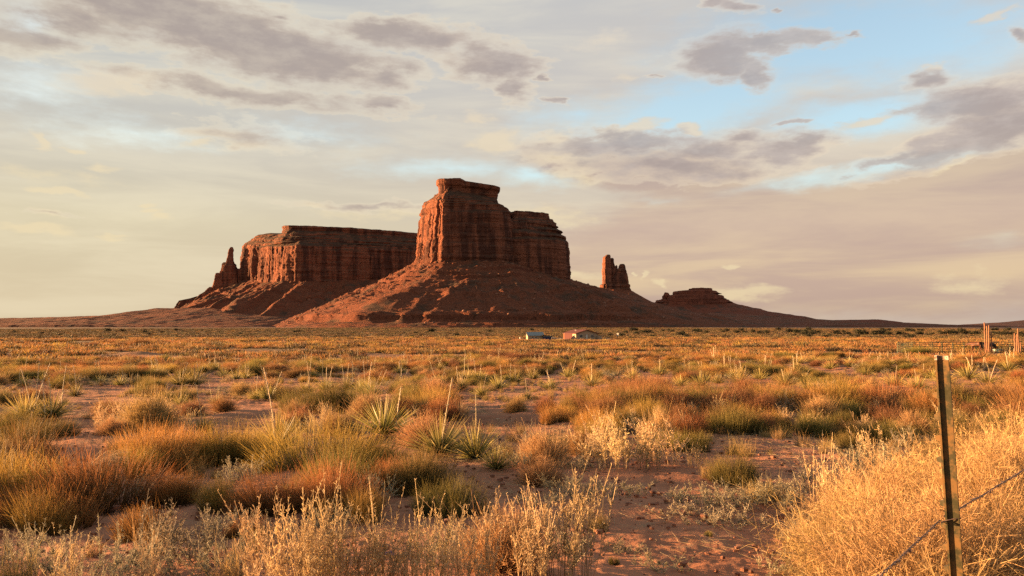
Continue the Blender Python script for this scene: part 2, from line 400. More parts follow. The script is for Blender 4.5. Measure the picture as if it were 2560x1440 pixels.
def talus(name, poly, ztop, radius, mat, parent, ds=3.2, nr=170, seed=0, power=1.45, bands=(), gully=None, zfoot=0., rough=1.6, bench=None, inset=6):
    """skirt of rubble falling away from a ring; ztop(x, y), radius(x, y) may vary round it"""
    P, per = resample(poly, ds, 4); n = len(P)
    Nn = normals2(P, max(3, int(60 / ds)))
    for _ in range(30): Nn = (Nn + np.roll(Nn, 1, 0) + np.roll(Nn, -1, 0)) / 3
    Nn /= np.linalg.norm(Nn, axis=1)[:, None]
    zt = ztop(P[:, 0], P[:, 1])[None, :]; Rr = radius(P[:, 0], P[:, 1])[None, :]
    for _ in range(12):
        zt = (zt + np.roll(zt, 1, 1) + np.roll(zt, -1, 1)) / 3; Rr = (Rr + np.roll(Rr, 1, 1) + np.roll(Rr, -1, 1)) / 3
    t = (np.linspace(0, 1, nr) ** 1.25)[:, None]
    r = t * Rr - inset
    X = P[:, 0][None, :] + Nn[:, 0][None, :] * r; Y = P[:, 1][None, :] + Nn[:, 1][None, :] * r
    f = (1 - t) ** power
    z = zfoot + (zt - zfoot) * f
    sd = seed * 7.1
    # terraces: beds that crop out of the slope
    if len(bands):
        for zc, th, x0, x1 in bands:
            m = sstep(-.35, .25, vnoise(X / 120 + sd, Y / 120, zc)) * sstep(x0, x0 + 60, X) * (1 - sstep(x1 - 60, x1, X))
            zb = zc + 3 * vnoise(X / 60, Y / 60, zc)
            u = (z - zb) / th
            st = np.where(np.abs(u) < 1.2, zb + th * np.sign(u) * np.abs(np.clip(u / 1.2, -1, 1)) ** .22 * 1.2, z)
            z = z + (st - z) * np.minimum(1, m * 1.3)
    s = np.arange(n) / n * per
    fx, fy = P[:, 0][None, :], P[:, 1][None, :]
    g = ridged(fx / 38 + sd + .4 * t, fy / 38, t * 1.3, 3)
    amp = 10.0 * np.sin(np.pi * np.clip(t * 1.05, 0, 1)) ** .8
    if gully is not None: amp = amp * (1 + gully(X, Y, t))
    z = z + g * amp
    z = z + rough * (2.6 * fbm(X / 11 + sd, Y / 11, z / 11, 5, .7) + 5 * fbm(X / 70, Y / 70 + sd, 0, 3) * np.sin(np.pi * t))
    z = z + 1.8 * ridged(fx / 6.5 + sd, fy / 6.5, t * 5, 2) * np.sin(np.pi * np.clip(t * 1.05, 0, 1))
    z = z + 6.2 * ridged(fx / 13 + sd, fy / 13, t * 2.2, 3) * np.sin(np.pi * np.clip(t * 1.05, 0, 1)) * sstep(-.3, .3, vnoise(fx / 80, fy / 80, t * 2))
    rocks = .5 * vnoise(X / 5.2 + sd, Y / 5.2, 3.3) + .5 * vnoise(X / 9 + sd, Y / 9, 1.3) + .12
    z = z + rough * 1.9 * sstep(.45, .75, rocks) * (1 - .6 * t)
    if bench is not None:
        z = bench(X, Y, z, t)
    z = np.where(t > .96, z + (zfoot - 4 - z) * sstep(.96, 1., t), z)
    V = np.stack([X, Y, z], -1).reshape(-1, 3)
    Fc = grid_faces(nr, n, True)
    A = np.sum(P[:, 0] * np.roll(P[:, 1], -1) - np.roll(P[:, 0], -1) * P[:, 1])
    if A > 0: Fc = Fc[:, ::-1]
    return link(name, quads_mesh(name, V, Fc, False, mat), None, parent)

def zrow(py, Y): return pix(1280, py, Y)[1]
def xcol(px, Y): return pix(px, 800, Y)[0]

# main butte -------------------------------------------------------------
butte = empty('butte', (-40, 1880, 0))
tag(butte, 'tall red butte in the middle with a flat caprock and its sunlit narrow left face', 'butte', None, 'structure')
def at0(o):
    if o.parent: o.location = -Vector(o.parent.location)
    return o
Cx = xcol(1078, 1800)
pa = [(Cx, 1800), (-110, 1803), (xcol(1288, 1812), 1818), (22, 1960), (-90, 2040), (-225, 2025), (xcol(1027, 1950), 1950)]
za = lambda py: zrow(py, 1810)
at0(cliff('cliff', pa, [(95, -2, 3, 1), (za(655), 0, 5.5, 1.5), (za(600), 4, 6.5, 1), (za(530), 11, 6, 1), (za(512), 14, 3, 2.2), (za(500), 20, 1.5, 3), (za(488), 25, .8, 3), (za(478), 36, .5, 2.8), (za(463), 52, .3, 1.5)],
    M['rock'], butte, seed=1, cap_rise=3, top_fn=lambda x, y: np.interp(x, [-160, 10], [1, .885])))
pc = [(xcol(1097, 1850), 1856), (-90, 1850), (xcol(1250, 1850), 1858), (-34, 1930), (-90, 1985), (-165, 1975), (xcol(1090, 1890), 1890)]
zc = lambda py: zrow(py, 1855)
capk = lambda x, y: np.interp(x, [-180, -125, -121, -40, -26], [1.0, 1.0, .85, .60, .55])
at0(cliff('caprock', pc, [(zc(492), 5, .5, 1), (zc(466), 3, .8, .8), (zc(459), -1.5, 1., .8), (zc(446), -2, 1.2, .8)], M['rock'], butte, seed=2, ds=1.4, dz=1.2, top_fn=capk, cap_rise=0, crag=.7))
pb = [(-20, 1838), (xcol(1330, 1845), 1842), (xcol(1405, 1880), 1880), (xcol(1431, 1935), 1935), (146, 2000), (60, 2060), (-60, 2040), (-100, 1950)]
zb_ = lambda py: zrow(py, 1860)
at0(cliff('rear_cliff', pb, [(80, -2, 3, 1), (zb_(690), 0, 3.5, 1), (zb_(620), 3, 3.5, 1), (zb_(598), 6, 2.5, 1.5), (zb_(590), 12, 1.2, 2.5), (zb_(572), 24, .8, 3), (zb_(556), 37, .6, 3), (zb_(541), 44, .6, 2.5), (zb_(537), 45, .6, 2), (zb_(536), 54, .6, 1), (zb_(522), 55, .8, 1.)],
    M['rock'], butte, seed=3, cap_rise=3))
ring = [(Cx, 1806), (-110, 1796), (0, 1806), (xcol(1335, 1850), 1850), (xcol(1400, 1885), 1885), (xcol(1424, 1940), 1940), (140, 2000), (60, 2055), (-90, 2035), (-220, 2020), (xcol(1034, 1950), 1950)]
zt_m = lambda x, y: np.interp(x, [-260, -225, -185, -10, 60, 100, 150], [za(636) + 5, za(640), za(655) + 2, za(652), za(672), za(684), zrow(694, 1930)])
def rad_m(x, y):
    return np.interp(x, [-260, -190, 0, 150], [385, 370, 400, 500])
def gully_m(X, Y, t):
    return 1.6 * sstep(-420, -230, X) * (1 - sstep(-60, 60, X)) * sstep(.25, .5, t) * (Y < 1800)
def bench_m(X, Y, z, t):
    zb = 30 + 3 * vnoise(X / 90, Y / 90); th = 11
    m = sstep(-560, -430, X) * (1 - sstep(150, 330, X)) * (Y < 1850)
    u = (z - 19) / 13
    st = np.where((z > 4) & (z < 34), 19 + 13 * np.sign(u) * np.abs(np.clip(u, -1, 1)) ** .3 + 1.5 * np.tanh(3 * vnoise(X / 40, Y / 40, z / 3)), z)
    return z + (st - z) * m
at0(talus('talus_slope', ring, zt_m, rad_m, M['talus'], butte, seed=4, nr=230, ds=2.4, bands=[(134, 6, -330, 140), (121, 6, -300, 170), (108, 5, -420, 110), (84, 4, -200, 260), (60, 4, -420, 200)], gully=gully_m, bench=bench_m, zfoot=0))

# long mesa on the left ------------------------------------------------------
mesa = empty('mesa', (-600, 2400, 0))
tag(mesa, 'long flat-topped red mesa left of the tall butte, with fluted sunlit end wall', 'mesa', None, 'structure')
D = 2250
m_c = (xcol(718, D), D); m_l = (xcol(592, 2440), 2440)
pm = [m_c, (-500, 2290), (xcol(1075, 2390), 2390), (-150, 2700), (-800, 2760), (xcol(600, 2560), 2560), m_l]
zm = lambda py, d=2300: zrow(py, d)
at0(cliff('cliff', pm, [(100, -3, 5, 1), (zm(697), 0, 7.5, 1), (zm(660), 2, 9, .8), (zm(626), 5, 8, 1), (zm(618), 8, 4, 2.5), (zm(608), 20, 2, 3.2), (zm(598), 36, 1, 3.2), (zm(588), 60, .6, 3), (zm(584), 78, .4, 2)],
    M['rock'], mesa, seed=6, ds=2.6, dz=2.1, cap_rise=12, fl=1.25, top_fn=lambda x, y: np.interp(x, [-860, -700], [1.13, 1.0])))
pmc = [(xcol(716, 2320), 2320), (-480, 2350), (xcol(1070, 2450), 2450), (-200, 2640), (-600, 2680), (xcol(697, 2400), 2400)]
at0(cliff('caprock', pmc, [(zm(612, 2340), -34, .4, 2.5), (zm(594, 2340), -18, .5, 2.5), (zm(580, 2340), -3, .8, 2.5), (zm(575, 2340), 0, 1.5, 1.5), (zm(563, 2340), 0, 1.8, 1.2)], M['rock'], mesa, seed=7, ds=2.2, dz=1.5, cap_rise=1,
    top_fn=lambda x, y: np.interp(x, [-720, -660, -300], [1., .97, .80])))
ring2 = [(m_c[0] + 6, m_c[1] + 10), (-500, 2300), (xcol(1075, 2400), 2400), (-160, 2690), (-790, 2750), (xcol(604, 2550), 2550), (m_l[0] + 8, m_l[1] + 4)]
zt2 = lambda x, y: np.interp(x, [-900, -860, -650, -300], [zrow(697, 2440), zrow(699, 2440), zrow(699, 2260), zrow(694, 2350)])
rd2 = lambda x, y: np.interp(x, [-900, -860, -640, -200], [330, 330, 350, 360])
at0(talus('talus_slope', ring2, zt2, rd2, M['talus'], mesa, seed=8, nr=150, ds=3.6, power=1.4, bands=[(96, 5, -1200, -300), (66, 5, -1200, -380), (30, 6, -1300, -300)],
    gully=lambda X, Y, t: 1.0 + 0 * X))

def tower(name, cx, cy, prof, mat, parent, asp=.8, seed=0, ds=1.6, dz=1.6, rot=0, fl=2., ledge=1.):
    """rock tower: prof = (z, left x, right x) outlines from the foot up"""
    n = 0
    z0 = prof[0][0]; zz = []; 
    zs = np.concatenate([np.linspace(a[0], b[0], max(2, int(abs(b[0] - a[0]) / dz) + 1), endpoint=False) for a, b in zip(prof[:-1], prof[1:])] + [[prof[-1][0]]])
    pz = [p[0] for p in prof]
    for i in range(1, len(pz)):
        if pz[i] <= pz[i - 1]: pz[i] = pz[i - 1] + .05
    xl = np.interp(zs, pz, [p[1] for p in prof]); xr = np.interp(zs, pz, [p[2] for p in prof])
    w = (xr - xl) / 2; xm = (xr + xl) / 2
    k = max(20, int(2 * math.pi * w.max() / ds)); th = np.linspace(0, 2 * math.pi, k, endpoint=False)[None, :]
    e = 1 / (np.abs(np.cos(th)) ** 5 + np.abs(np.sin(th)) ** 5) ** .2
    ux, uy = np.cos(th + rot) * e, np.sin(th + rot) * e
    bw = w[:, None]
    amp = fl * np.minimum(1, bw / 16)
    off = amp * (ridged(ux * w.max() / 14 + seed, uy * w.max() / 14, zs[:, None] / 160, 2) * .8 + .5 * ridged(ux * w.max() / 5 + seed, uy * w.max() / 5, zs[:, None] / 60, 2) - .3)
    off = off + ledge * np.minimum(1, bw / 14) * (np.tanh(3 * vnoise(ux * .4 + seed, uy * .4, zs[:, None] / 6)) * .8 + fbm(ux * 3 + seed, uy * 3, zs[:, None] / 6, 3) * .8)
    X = cx * 0 + xm[:, None] + ux * (bw + off); Y = cy + uy * (bw * asp + off); Z = zs[:, None] + 0 * X + .5 * fbm(X / 5, Y / 5, seed, 3)
    tops = [(xm[-1] + (X[-1] - xm[-1]) * q, cy + (Y[-1] - cy) * q, Z[-1] + (1 - q) * 1.2) for q in (.8, .5, .1)]
    X = np.vstack([X] + [t[0][None] for t in tops]); Y = np.vstack([Y] + [t[1][None] for t in tops]); Z = np.vstack([Z] + [t[2][None] for t in tops])
    return at0(link(name, quads_mesh(name, np.stack([X, Y, Z], -1).reshape(-1, 3), grid_faces(len(X), k, True), False, mat), None, parent))
def tw(px_prof, D):   # (py, px left, px right) from the foot up
    return [(zrow(y, D), xcol(a, D), xcol(b, D)) for y, a, b in px_prof]
# the finger and its stepped ridge at the mesa's left foot
D = 2450
fing = empty('rock_spire', (xcol(570, D), D, 60))
tag(fing, 'slender rock finger on a stepped pedestal at the left foot of the long mesa', 'rock spire', None, 'structure')
tower('finger', 0, D, tw([(700, 554, 586), (672, 556, 584), (664, 558, 583), (657, 563, 582), (650, 565, 580), (640, 567, 580), (632, 568, 579), (626, 569, 581), (622, 571, 580), (618, 573, 579)], D), M['rock'], fing, seed=3, fl=1.3, ledge=.8)
tower('pedestal', 0, D + 4, tw([(735, 530, 600), (718, 538, 598), (700, 546, 594), (683, 549, 592), (672, 552, 590), (660, 554, 584), (656, 556, 578)], D), M['rock'], fing, seed=9, fl=2, asp=.6)
tower('buttress', 0, D - 6, tw([(740, 520, 560), (722, 532, 558), (702, 537, 556), (690, 538, 553), (683, 540, 550)], D), M['rock'], fing, seed=4, fl=1.5)
tower('link_wall', 0, D + 6, tw([(720, 570, 612), (690, 574, 606), (676, 577, 604), (672, 579, 602)], D), M['rock'], fing, seed=5, fl=1.5, asp=.5)
tower('lower_step', 0, D - 10, tw([(775, 470, 570), (752, 490, 562), (738, 503, 555), (728, 518, 552), (718, 526, 548)], D), M['rock'], fing, seed=6, fl=2, asp=.5)
tower('end_step', 0, D - 14, tw([(785, 430, 540), (772, 444, 535), (762, 448, 528), (752, 455, 520), (746, 482, 515), (741, 496, 512)], D), M['rock'], fing, seed=7, fl=2, asp=.35)

def ridge(name, sky, D, half, mat, parent=None, nx=400, ny=110, seed=0, power=1.3, terr=None, zfoot=0., front=None, rough=1., plate=.06):
    xs = np.array([xcol(a, D) for a, b in sky]); zs = np.array([zrow(b, D) for a, b in sky])
    X = np.linspace(xs[0], xs[-1], nx)[None, :]; v = np.linspace(-1, 1, ny)[:, None]
    top = np.interp(X, xs, zs)
    hf = half if front is None else front
    Y = D + np.where(v < 0, v * hf, v * half) + 0 * X
    wob = .10 * fbm(X / (half * .45) + seed, v * 2, 0, 4)
    g = (1 - np.clip((np.abs(v) - plate) / (1 - plate) + wob * np.minimum(1, np.abs(v) * 6), 0, 1)) ** power
    z = zfoot + (top - zfoot) * g
    if terr:
        step, sharp = terr
        q = z / step + .25 * fbm(X / 300, Y / 300, seed, 2); fr = q - np.floor(q)
        zq = (np.floor(q) + np.clip(fr / sharp, 0, 1) * .25 + .75 * sstep(sharp, 1, fr)) * step
        z = np.where(g < .985, z + (zq - z) * .8, z)
    z = z + rough * (np.minimum(1, np.abs(v) * 7)) * (1.7 * fbm(X / 26 + seed, Y / 26, 0, 5, .6) + 1.6 * (ridged(X / 60 + seed, Y / 160, 0, 3) - .6) * (1 - np.abs(v)) * (top - zfoot) / 60) + rough * .35 * vnoise(X / 7, Y / 7, seed)
    z = np.where(np.abs(v) > .97, zfoot - 3, z)
    e = np.minimum(1, np.minimum(X - xs[0], xs[-1] - X) / (abs(xs[-1] - xs[0]) * .04) + .0)
    z = zfoot - 3 + (z - zfoot + 3) * sstep(0, 1, e)
    V = np.stack([X + 0 * v, Y, z], -1).reshape(-1, 3)
    o = link(name, quads_mesh(name, V, grid_faces(ny, nx), False, mat), None, parent)
    return at0(o) if parent else o

# right: twin spires, low stepped mesa, far ridges -----------------------------
D = 3000
sp = empty('spire_butte', (xcol(1538, D), D, 0))
tag(sp, 'small castle-like butte with upright stone fingers right of the tall butte', 'butte', None, 'structure')
tower('tall_finger', 0, D, tw([(745, 1506, 1532), (712, 1508.5, 1531), (700, 1508, 1528), (680, 1508, 1527), (655, 1509, 1526.5), (646, 1509.5, 1526), (642, 1511, 1526), (640, 1515, 1526), (637, 1517, 1525)], D), M['rock'], sp, seed=1, fl=1.6, asp=1.1, rot=.3)
tower('second_finger', 0, D + 8, tw([(745, 1522, 1548), (700, 1524, 1545), (668, 1527.5, 1540), (655, 1528, 1536), (648, 1527, 1536), (645, 1529, 1534.5)], D), M['rock'], sp, seed=2, fl=1.6)
tower('bridge', 0, D + 10, tw([(700, 1520, 1534), (664, 1522, 1532), (661, 1523, 1531)], D), M['rock'], sp, seed=12, fl=1., asp=.5)
tower('third_finger', 0, D + 6, tw([(745, 1532, 1552), (690, 1534, 1548), (670, 1538, 1545), (666, 1539, 1545), (663, 1541, 1544)], D), M['rock'], sp, seed=3, fl=1.4)
tower('shoulder', 0, D + 4, tw([(740, 1528, 1575), (722, 1528, 1573), (700, 1530, 1571), (685, 1538, 1568), (673, 1542, 1564.5), (670, 1548, 1564), (662, 1550, 1563), (660, 1552, 1561)], D), M['rock'], sp, seed=4, fl=2., asp=.7)
tower('pedestal', 0, D + 4, tw([(770, 1486, 1600), (735, 1496, 1584), (727, 1501, 1576), (714, 1503, 1573), (711, 1505, 1572)], D), M['rock'], sp, seed=5, fl=2.5, asp=.7, ledge=2)
ridge('talus_slope', [(1400, 800), (1440, 760), (1480, 736), (1500, 724), (1530, 722), (1576, 727), (1600, 741), (1630, 757), (1700, 775), (1800, 800)], D, 300, M['talus'], sp, nx=330, ny=150, seed=6, power=1.25, front=420, plate=.1)
D = 3500
low = empty('mesa', (xcol(1750, D), D, 0)); tag(low, 'low stepped dark mesa to the right of the stone fingers, tapering into the plain', 'mesa', None, 'structure')
for k_, (x0, x1, zf, zt_, hw, cap) in enumerate([(1634, 1828, 775, 751, 210, 8), (1654, 1812, 757, 740, 160, 10), (1682, 1796, 748, 729, 120, 10), (1722, 1782, 735, 722, 70, 5), (1660, 1673, 745, 732, 16, 1)]):
    yc = D - (60 if k_ == 4 else 0); X0, X1 = xcol(x0, yc), xcol(x1, yc); q = hw * .35
    pl = [(X0 + q * .5, yc - hw), (X1 - q, yc - hw * .9), (X1, yc), (X1 - q, yc + hw), (X0 + q, yc + hw), (X0, yc)]
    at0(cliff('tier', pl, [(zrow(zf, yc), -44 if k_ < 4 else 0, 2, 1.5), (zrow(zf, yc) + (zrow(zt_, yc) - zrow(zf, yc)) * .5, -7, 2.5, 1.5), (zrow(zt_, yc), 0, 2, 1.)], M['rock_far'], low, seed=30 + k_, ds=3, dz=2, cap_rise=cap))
lm_ = ridge('foot_slope', [(1560, 800), (1600, 775), (1628, 764), (1650, 758), (1700, 752), (1750, 748), (1800, 752), (1828, 761),
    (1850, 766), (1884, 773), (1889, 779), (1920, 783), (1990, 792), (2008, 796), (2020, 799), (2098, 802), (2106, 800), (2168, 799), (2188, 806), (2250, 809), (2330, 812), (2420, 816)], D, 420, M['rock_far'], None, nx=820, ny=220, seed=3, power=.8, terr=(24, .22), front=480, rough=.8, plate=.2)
tag(lm_, 'long dark slope falling to the right from the low stepped mesa', 'slope', None, 'structure')
shade_mesa = ridge('added_shade_mesa', [(1100, 800), (1130, 690), (1150, 640), (1260, 640), (1310, 645), (1330, 700), (1345, 800)], 3640, 420, M['rock_far'], None, nx=160, ny=90, seed=23, power=.5, terr=(40, .3), front=400)  # unseen mesa, added so its shadow falls on the low mesa at right
shade_mesa.name = 'mesa'; tag(shade_mesa, 'added unseen mesa behind the tall butte, there to shade the low mesa', 'mesa', None, 'structure')
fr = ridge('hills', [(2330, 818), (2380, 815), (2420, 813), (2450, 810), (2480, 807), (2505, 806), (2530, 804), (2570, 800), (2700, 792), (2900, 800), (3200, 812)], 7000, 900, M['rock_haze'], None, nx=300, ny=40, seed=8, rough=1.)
tag(fr, 'faint purple hills on the horizon behind the wooden poles', 'hills', None, 'structure')
lr_ = ridge('ridge', [(-1500, 806), (-700, 800), (-200, 797.5), (0, 797), (100, 796), (250, 793), (330, 790), (385, 784), (435, 772), (560, 772), (700, 780), (800, 788), (900, 800)], 2350, 300, M['talus'], None, nx=900, ny=150, seed=9, power=1.1, front=800, plate=.16, rough=1.)
tag(lr_, 'low brown rise running out to the left from the foot of the long mesa', 'ridge', None, 'structure')
sk2 = ridge('foot_slope', [(1380, 800), (1480, 780), (1600, 777), (1700, 782), (1850, 788), (1950, 795), (2100, 805), (2250, 812)], 2500, 300, M['talus'], None, nx=600, ny=100, seed=10, power=1.1, front=700, plate=.16)
tag(sk2, 'dark rubble foot of the tall butte running out to the right', 'slope', None, 'structure')

# ------------------------------------------------------------------ ground
GD = np.log(np.array([1, 5, 10, 20, 40, 70, 100, 200, 300, 450, 700, 1000, 1400, 2500, 20000]) + 1)
GZ = np.array([-1.6, -1.6, -1.75, -2.1, -2.7, -3.3, -3.7, -4.9, -5.4, -5.8, -6.0, -5.2, -3.2, -2.0, -6.0]) + EYE
def fwd(px, py, d): return xcol(px, d), d
HUMPS = []   # (x, y, radius x, radius y, height)
def hump(px, d, wpx, hpx, depth=None):
    x = xcol(px, d); w = wpx * d / 1920; HUMPS.append((x, d, w, depth or w * .9, hpx * d / 1920))
hump(350, 88, 60, 9); hump(2090, 70, 90, 14); hump(1850, 60, 60, 8); hump(2385, 76, 24, 8); hump(2410, 66, 40, 8); hump(2580, 78, 60, 9)
hump(1270, 52, 120, 9); hump(700, 46, 200, 10); hump(350, 38, 200, 8); hump(1560, 36, 160, 8); hump(2000, 58, 130, 9)
hump(1050, 13, 160, 14); hump(250, 12.5, 220, 16); hump(2000, 10.5, 130, 18); hump(1270, 9.6, 90, 8); hump(720, 8.2, 200, 18); hump(1500, 17, 260, 16)
HUMPS.append((-.3, 4.0, 1.5, 1.1, .26))  # added rise that lifts the nearest weeds into the low sun
def ground_z(x, y):
    x = np.asarray(x, float); y = np.asarray(y, float)
    r = np.sqrt(x * x + y * y)
    d = np.maximum(y, r * .75)
    z = np.interp(np.log(np.abs(d) + 1), GD, GZ)
    z = z - 1.2 * sstep(300, 900, x) * sstep(200, 700, r) * 0
    for hx, hy, sx, sy, hh in HUMPS:
        e = ((x - hx) / sx) ** 2 + ((y - hy) / sy) ** 2
        z = z + hh * np.exp(-e * 1.2)
    near = sstep(2, 9, r)
    z = z + near * (.10 * fbm(x / 3.1, y / 3.1, .3, 3) + .05 * fbm(x / .9, y / .9, 2., 2)) * (1 - .6 * sstep(60, 300, r))
    z = z + sstep(15, 60, r) * .35 * fbm(x / 14, y / 14, 5., 3) * (1 - sstep(250, 500, r) * .5)
    z = z + sstep(300, 800, r) * 1.0 * fbm(x / 120, y / 120, 7., 4) * (1 - sstep(2500, 4000, r))
    return z
def gz(x, y): return float(ground_z(x, y))
def build_ground():
    rr = np.concatenate([np.geomspace(.25, 3.5, 24)[:-1], np.geomspace(3.5, 60, 420)[:-1], np.geomspace(60, 1500, 240)[:-1], np.geomspace(1500, 18000, 60)])
    fa = np.linspace(-48, 48, 900); ba = np.linspace(48, 312, 140)[1:-1]
    th = np.radians(np.concatenate([fa, ba]))[None, :]
    X = rr[:, None] * np.sin(th); Y = rr[:, None] * np.cos(th)
    Z = ground_z(X, Y)
    nearm = (rr[:, None] < 40)
    Z = Z + nearm * (.014 * fbm(X / .16, Y / .16, 1., 3) + .012 * np.clip(fbm(X / .07, Y / .07, 4., 2), 0, 1))
    V = np.stack([X, Y, Z], -1).reshape(-1, 3)
    m, N, b = mat_new('desert_sand')
    g = N.n('ShaderNodeNewGeometry'); P = g.outputs['Position']
    a = N.noise(P, .35, 5, .6); f = N.noise(P, 7, 6, .7); gr = N.noise(P, 60, 3, .7); big = N.noise(P, .03, 4, .6)
    c = N.ramp(a, [(.3, (.215, .090, .050)), (.5, (.30, .135, .076)), (.7, (.36, .175, .105))])
    c = N.mix(N.mapr(f, .55, .7, 0., .55), c, (.09, .037, .024))
    c = N.mix(N.mapr(gr, .58, .72, 0., .35), c, (.26, .16, .10))
    # straw-coloured litter
    lt = N.noise(P, 2.2, 6, .75)
    c = N.mix(N.m('MULTIPLY', N.mapr(lt, .52, .64, 0., .6), N.mapr(f, .4, .6)), c, (.22, .16, .10))
    r = N.vm('LENGTH', P, None, 1)
    # beyond the scrub the plain itself is pale dry grass, then grey brown flats
    fx = N.noise(P, .55, 6, .7); fy = N.noise(P, .09, 5, .65)
    far = N.ramp(fx, [(.3, (.07, .045, .025)), (.48, (.14, .09, .045)), (.7, (.22, .15, .07))])
    far2 = N.ramp(fy, [(.3, (.07, .045, .035)), (.5, (.12, .07, .045)), (.7, (.15, .095, .06))])
    far = N.mix(N.mapr(r, 280., 520.), far, N.mix(.5, far2, N.ramp(fx, [(.35, (.05, .04, .026)), (.65, (.16, .10, .06))])))
    c = N.mix(N.mapr(r, 50., 160., 0., .92), c, far)
    N.L.new(c, b.inputs['Base Color']); b.inputs['Roughness'].default_value = .97; b.inputs['Specular IOR Level'].default_value = .08
    bp = N.n('ShaderNodeBump'); bp.inputs['Strength'].default_value = .7; bp.inputs['Distance'].default_value = .03
    N.L.new(N.m('ADD', N.m('MULTIPLY', f, 1.), N.m('MULTIPLY', gr, .35)), bp.inputs['Height']); N.L.new(bp.outputs[0], b.inputs['Normal'])
    o = link('ground', quads_mesh('ground', V, grid_faces(len(rr), th.shape[1], True)[:, ::-1], True, m))
    tag(o, None, None, None, 'structure')
build_ground()

# ------------------------------------------------------------------ plant building blocks
def perp(D):
    a = np.cross(D, np.array([.13, .07, 1.0])); a /= np.linalg.norm(a, axis=-1, keepdims=True) + 1e-9
    return a
class Blades:
    """many thin strips; every strip bends under its droop; UV v runs from base to tip, u is random per strip"""
    def __init__(s, seed): s.r = np.random.default_rng(seed); s.V = []; s.F = []; s.U = []; s.nv = 0
    def strips(s, B, D, L, W, droop=0., segs=3, v0=0., v1=1., tip=.15, u=None, bend=None, base_w=1.):
        n = len(B); D = D / (np.linalg.norm(D, axis=1, keepdims=True) + 1e-9)
        L = np.broadcast_to(L, (n,)).astype(float); W = np.broadcast_to(W, (n,)).astype(float); droop = np.broadcast_to(droop, (n,))
        side = np.cross(D, s.r.normal(size=(n, 3))); side /= np.linalg.norm(side, axis=1, keepdims=True) + 1e-9
        t = np.linspace(0, 1, segs + 1)
        C = B[:, None, :] + D[:, None, :] * (L[:, None] * t)[:, :, None]
        C[:, :, 2] -= (droop * L)[:, None] * t[None, :] ** 2
        if bend is not None: C += bend[:, None, :] * ((t ** 2)[None, :] * L[:, None])[:, :, None]
        w = W[:, None] * (base_w + (tip - base_w) * t[None, :] ** 1.3) * .5
        P = np.stack([C - side[:, None, :] * w[:, :, None], C + side[:, None, :] * w[:, :, None]], 2)   # n, segs+1, 2, 3
        uu = s.r.random(n) if u is None else np.broadcast_to(u, (n,))
        UV = np.empty((n, segs + 1, 2, 2)); UV[..., 0] = uu[:, None, None]; UV[..., 1] = (v0 + (v1 - v0) * t)[None, :, None]
        base = s.nv + (np.arange(n) * (segs + 1) * 2)[:, None]; k = np.arange(segs)[None, :] * 2
        F = np.stack([base + k, base + k + 1, base + k + 3, base + k + 2], -1).reshape(-1, 4)
        s.V.append(P.reshape(-1, 3)); s.F.append(F); s.U.append(UV.reshape(-1, 2)); s.nv += P.size // 3
        return C
    def mesh(s, name, mat):
        return quads_mesh(name, np.concatenate(s.V), np.concatenate(s.F), False, mat, np.concatenate(s.U))
def dirs(r, n, spread, lift=1., up=.0):
    """random directions in a cone round +z; spread in radians"""
    a = r.random(n) * 2 * math.pi; th = np.abs(r.normal(size=n)) * spread * .6 + up; th = np.minimum(th, 1.5)
    return np.stack([np.cos(a) * np.sin(th), np.sin(a) * np.sin(th), np.cos(th) * lift], 1)

def plant_mat(name, stops, trans=.35, var=.25, hue=.02, rough=.7, patch=None):
    """colour along the blade (base to tip) with variation per blade and per plant"""
    m, N, b = mat_new(name)
    uv = N.n('ShaderNodeUVMap'); uv.uv_map = 'UVMap'; s = N.sep(uv.outputs[0])
    oi = N.n('ShaderNodeObjectInfo')
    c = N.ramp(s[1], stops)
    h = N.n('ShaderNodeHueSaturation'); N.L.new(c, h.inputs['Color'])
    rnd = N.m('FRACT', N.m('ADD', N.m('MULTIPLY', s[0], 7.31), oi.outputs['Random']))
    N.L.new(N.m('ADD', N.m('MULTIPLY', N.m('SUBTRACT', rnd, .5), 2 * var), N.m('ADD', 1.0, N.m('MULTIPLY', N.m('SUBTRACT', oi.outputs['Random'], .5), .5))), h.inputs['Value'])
    r2 = N.m('FRACT', N.m('MULTIPLY', oi.outputs['Random'], 13.7))
    N.L.new(N.m('ADD', .5, N.m('MULTIPLY', N.m('SUBTRACT', r2, .5), 2 * hue)), h.inputs['Hue'])
    N.L.new(h.outputs[0], b.inputs['Base Color']); b.inputs['Roughness'].default_value = rough; b.inputs['Specular IOR Level'].default_value = .2
    tr = N.n('ShaderNodeBsdfTranslucent'); N.L.new(h.outputs[0], tr.inputs[0])
    mx = N.n('ShaderNodeMixShader'); mx.inputs[0].default_value = trans
    N.L.new(b.outputs[0], mx.inputs[1]); N.L.new(tr.outputs[0], mx.inputs[2])
    N.L.new(mx.outputs[0], m.node_tree.nodes['Material Output'].inputs[0])
    return m
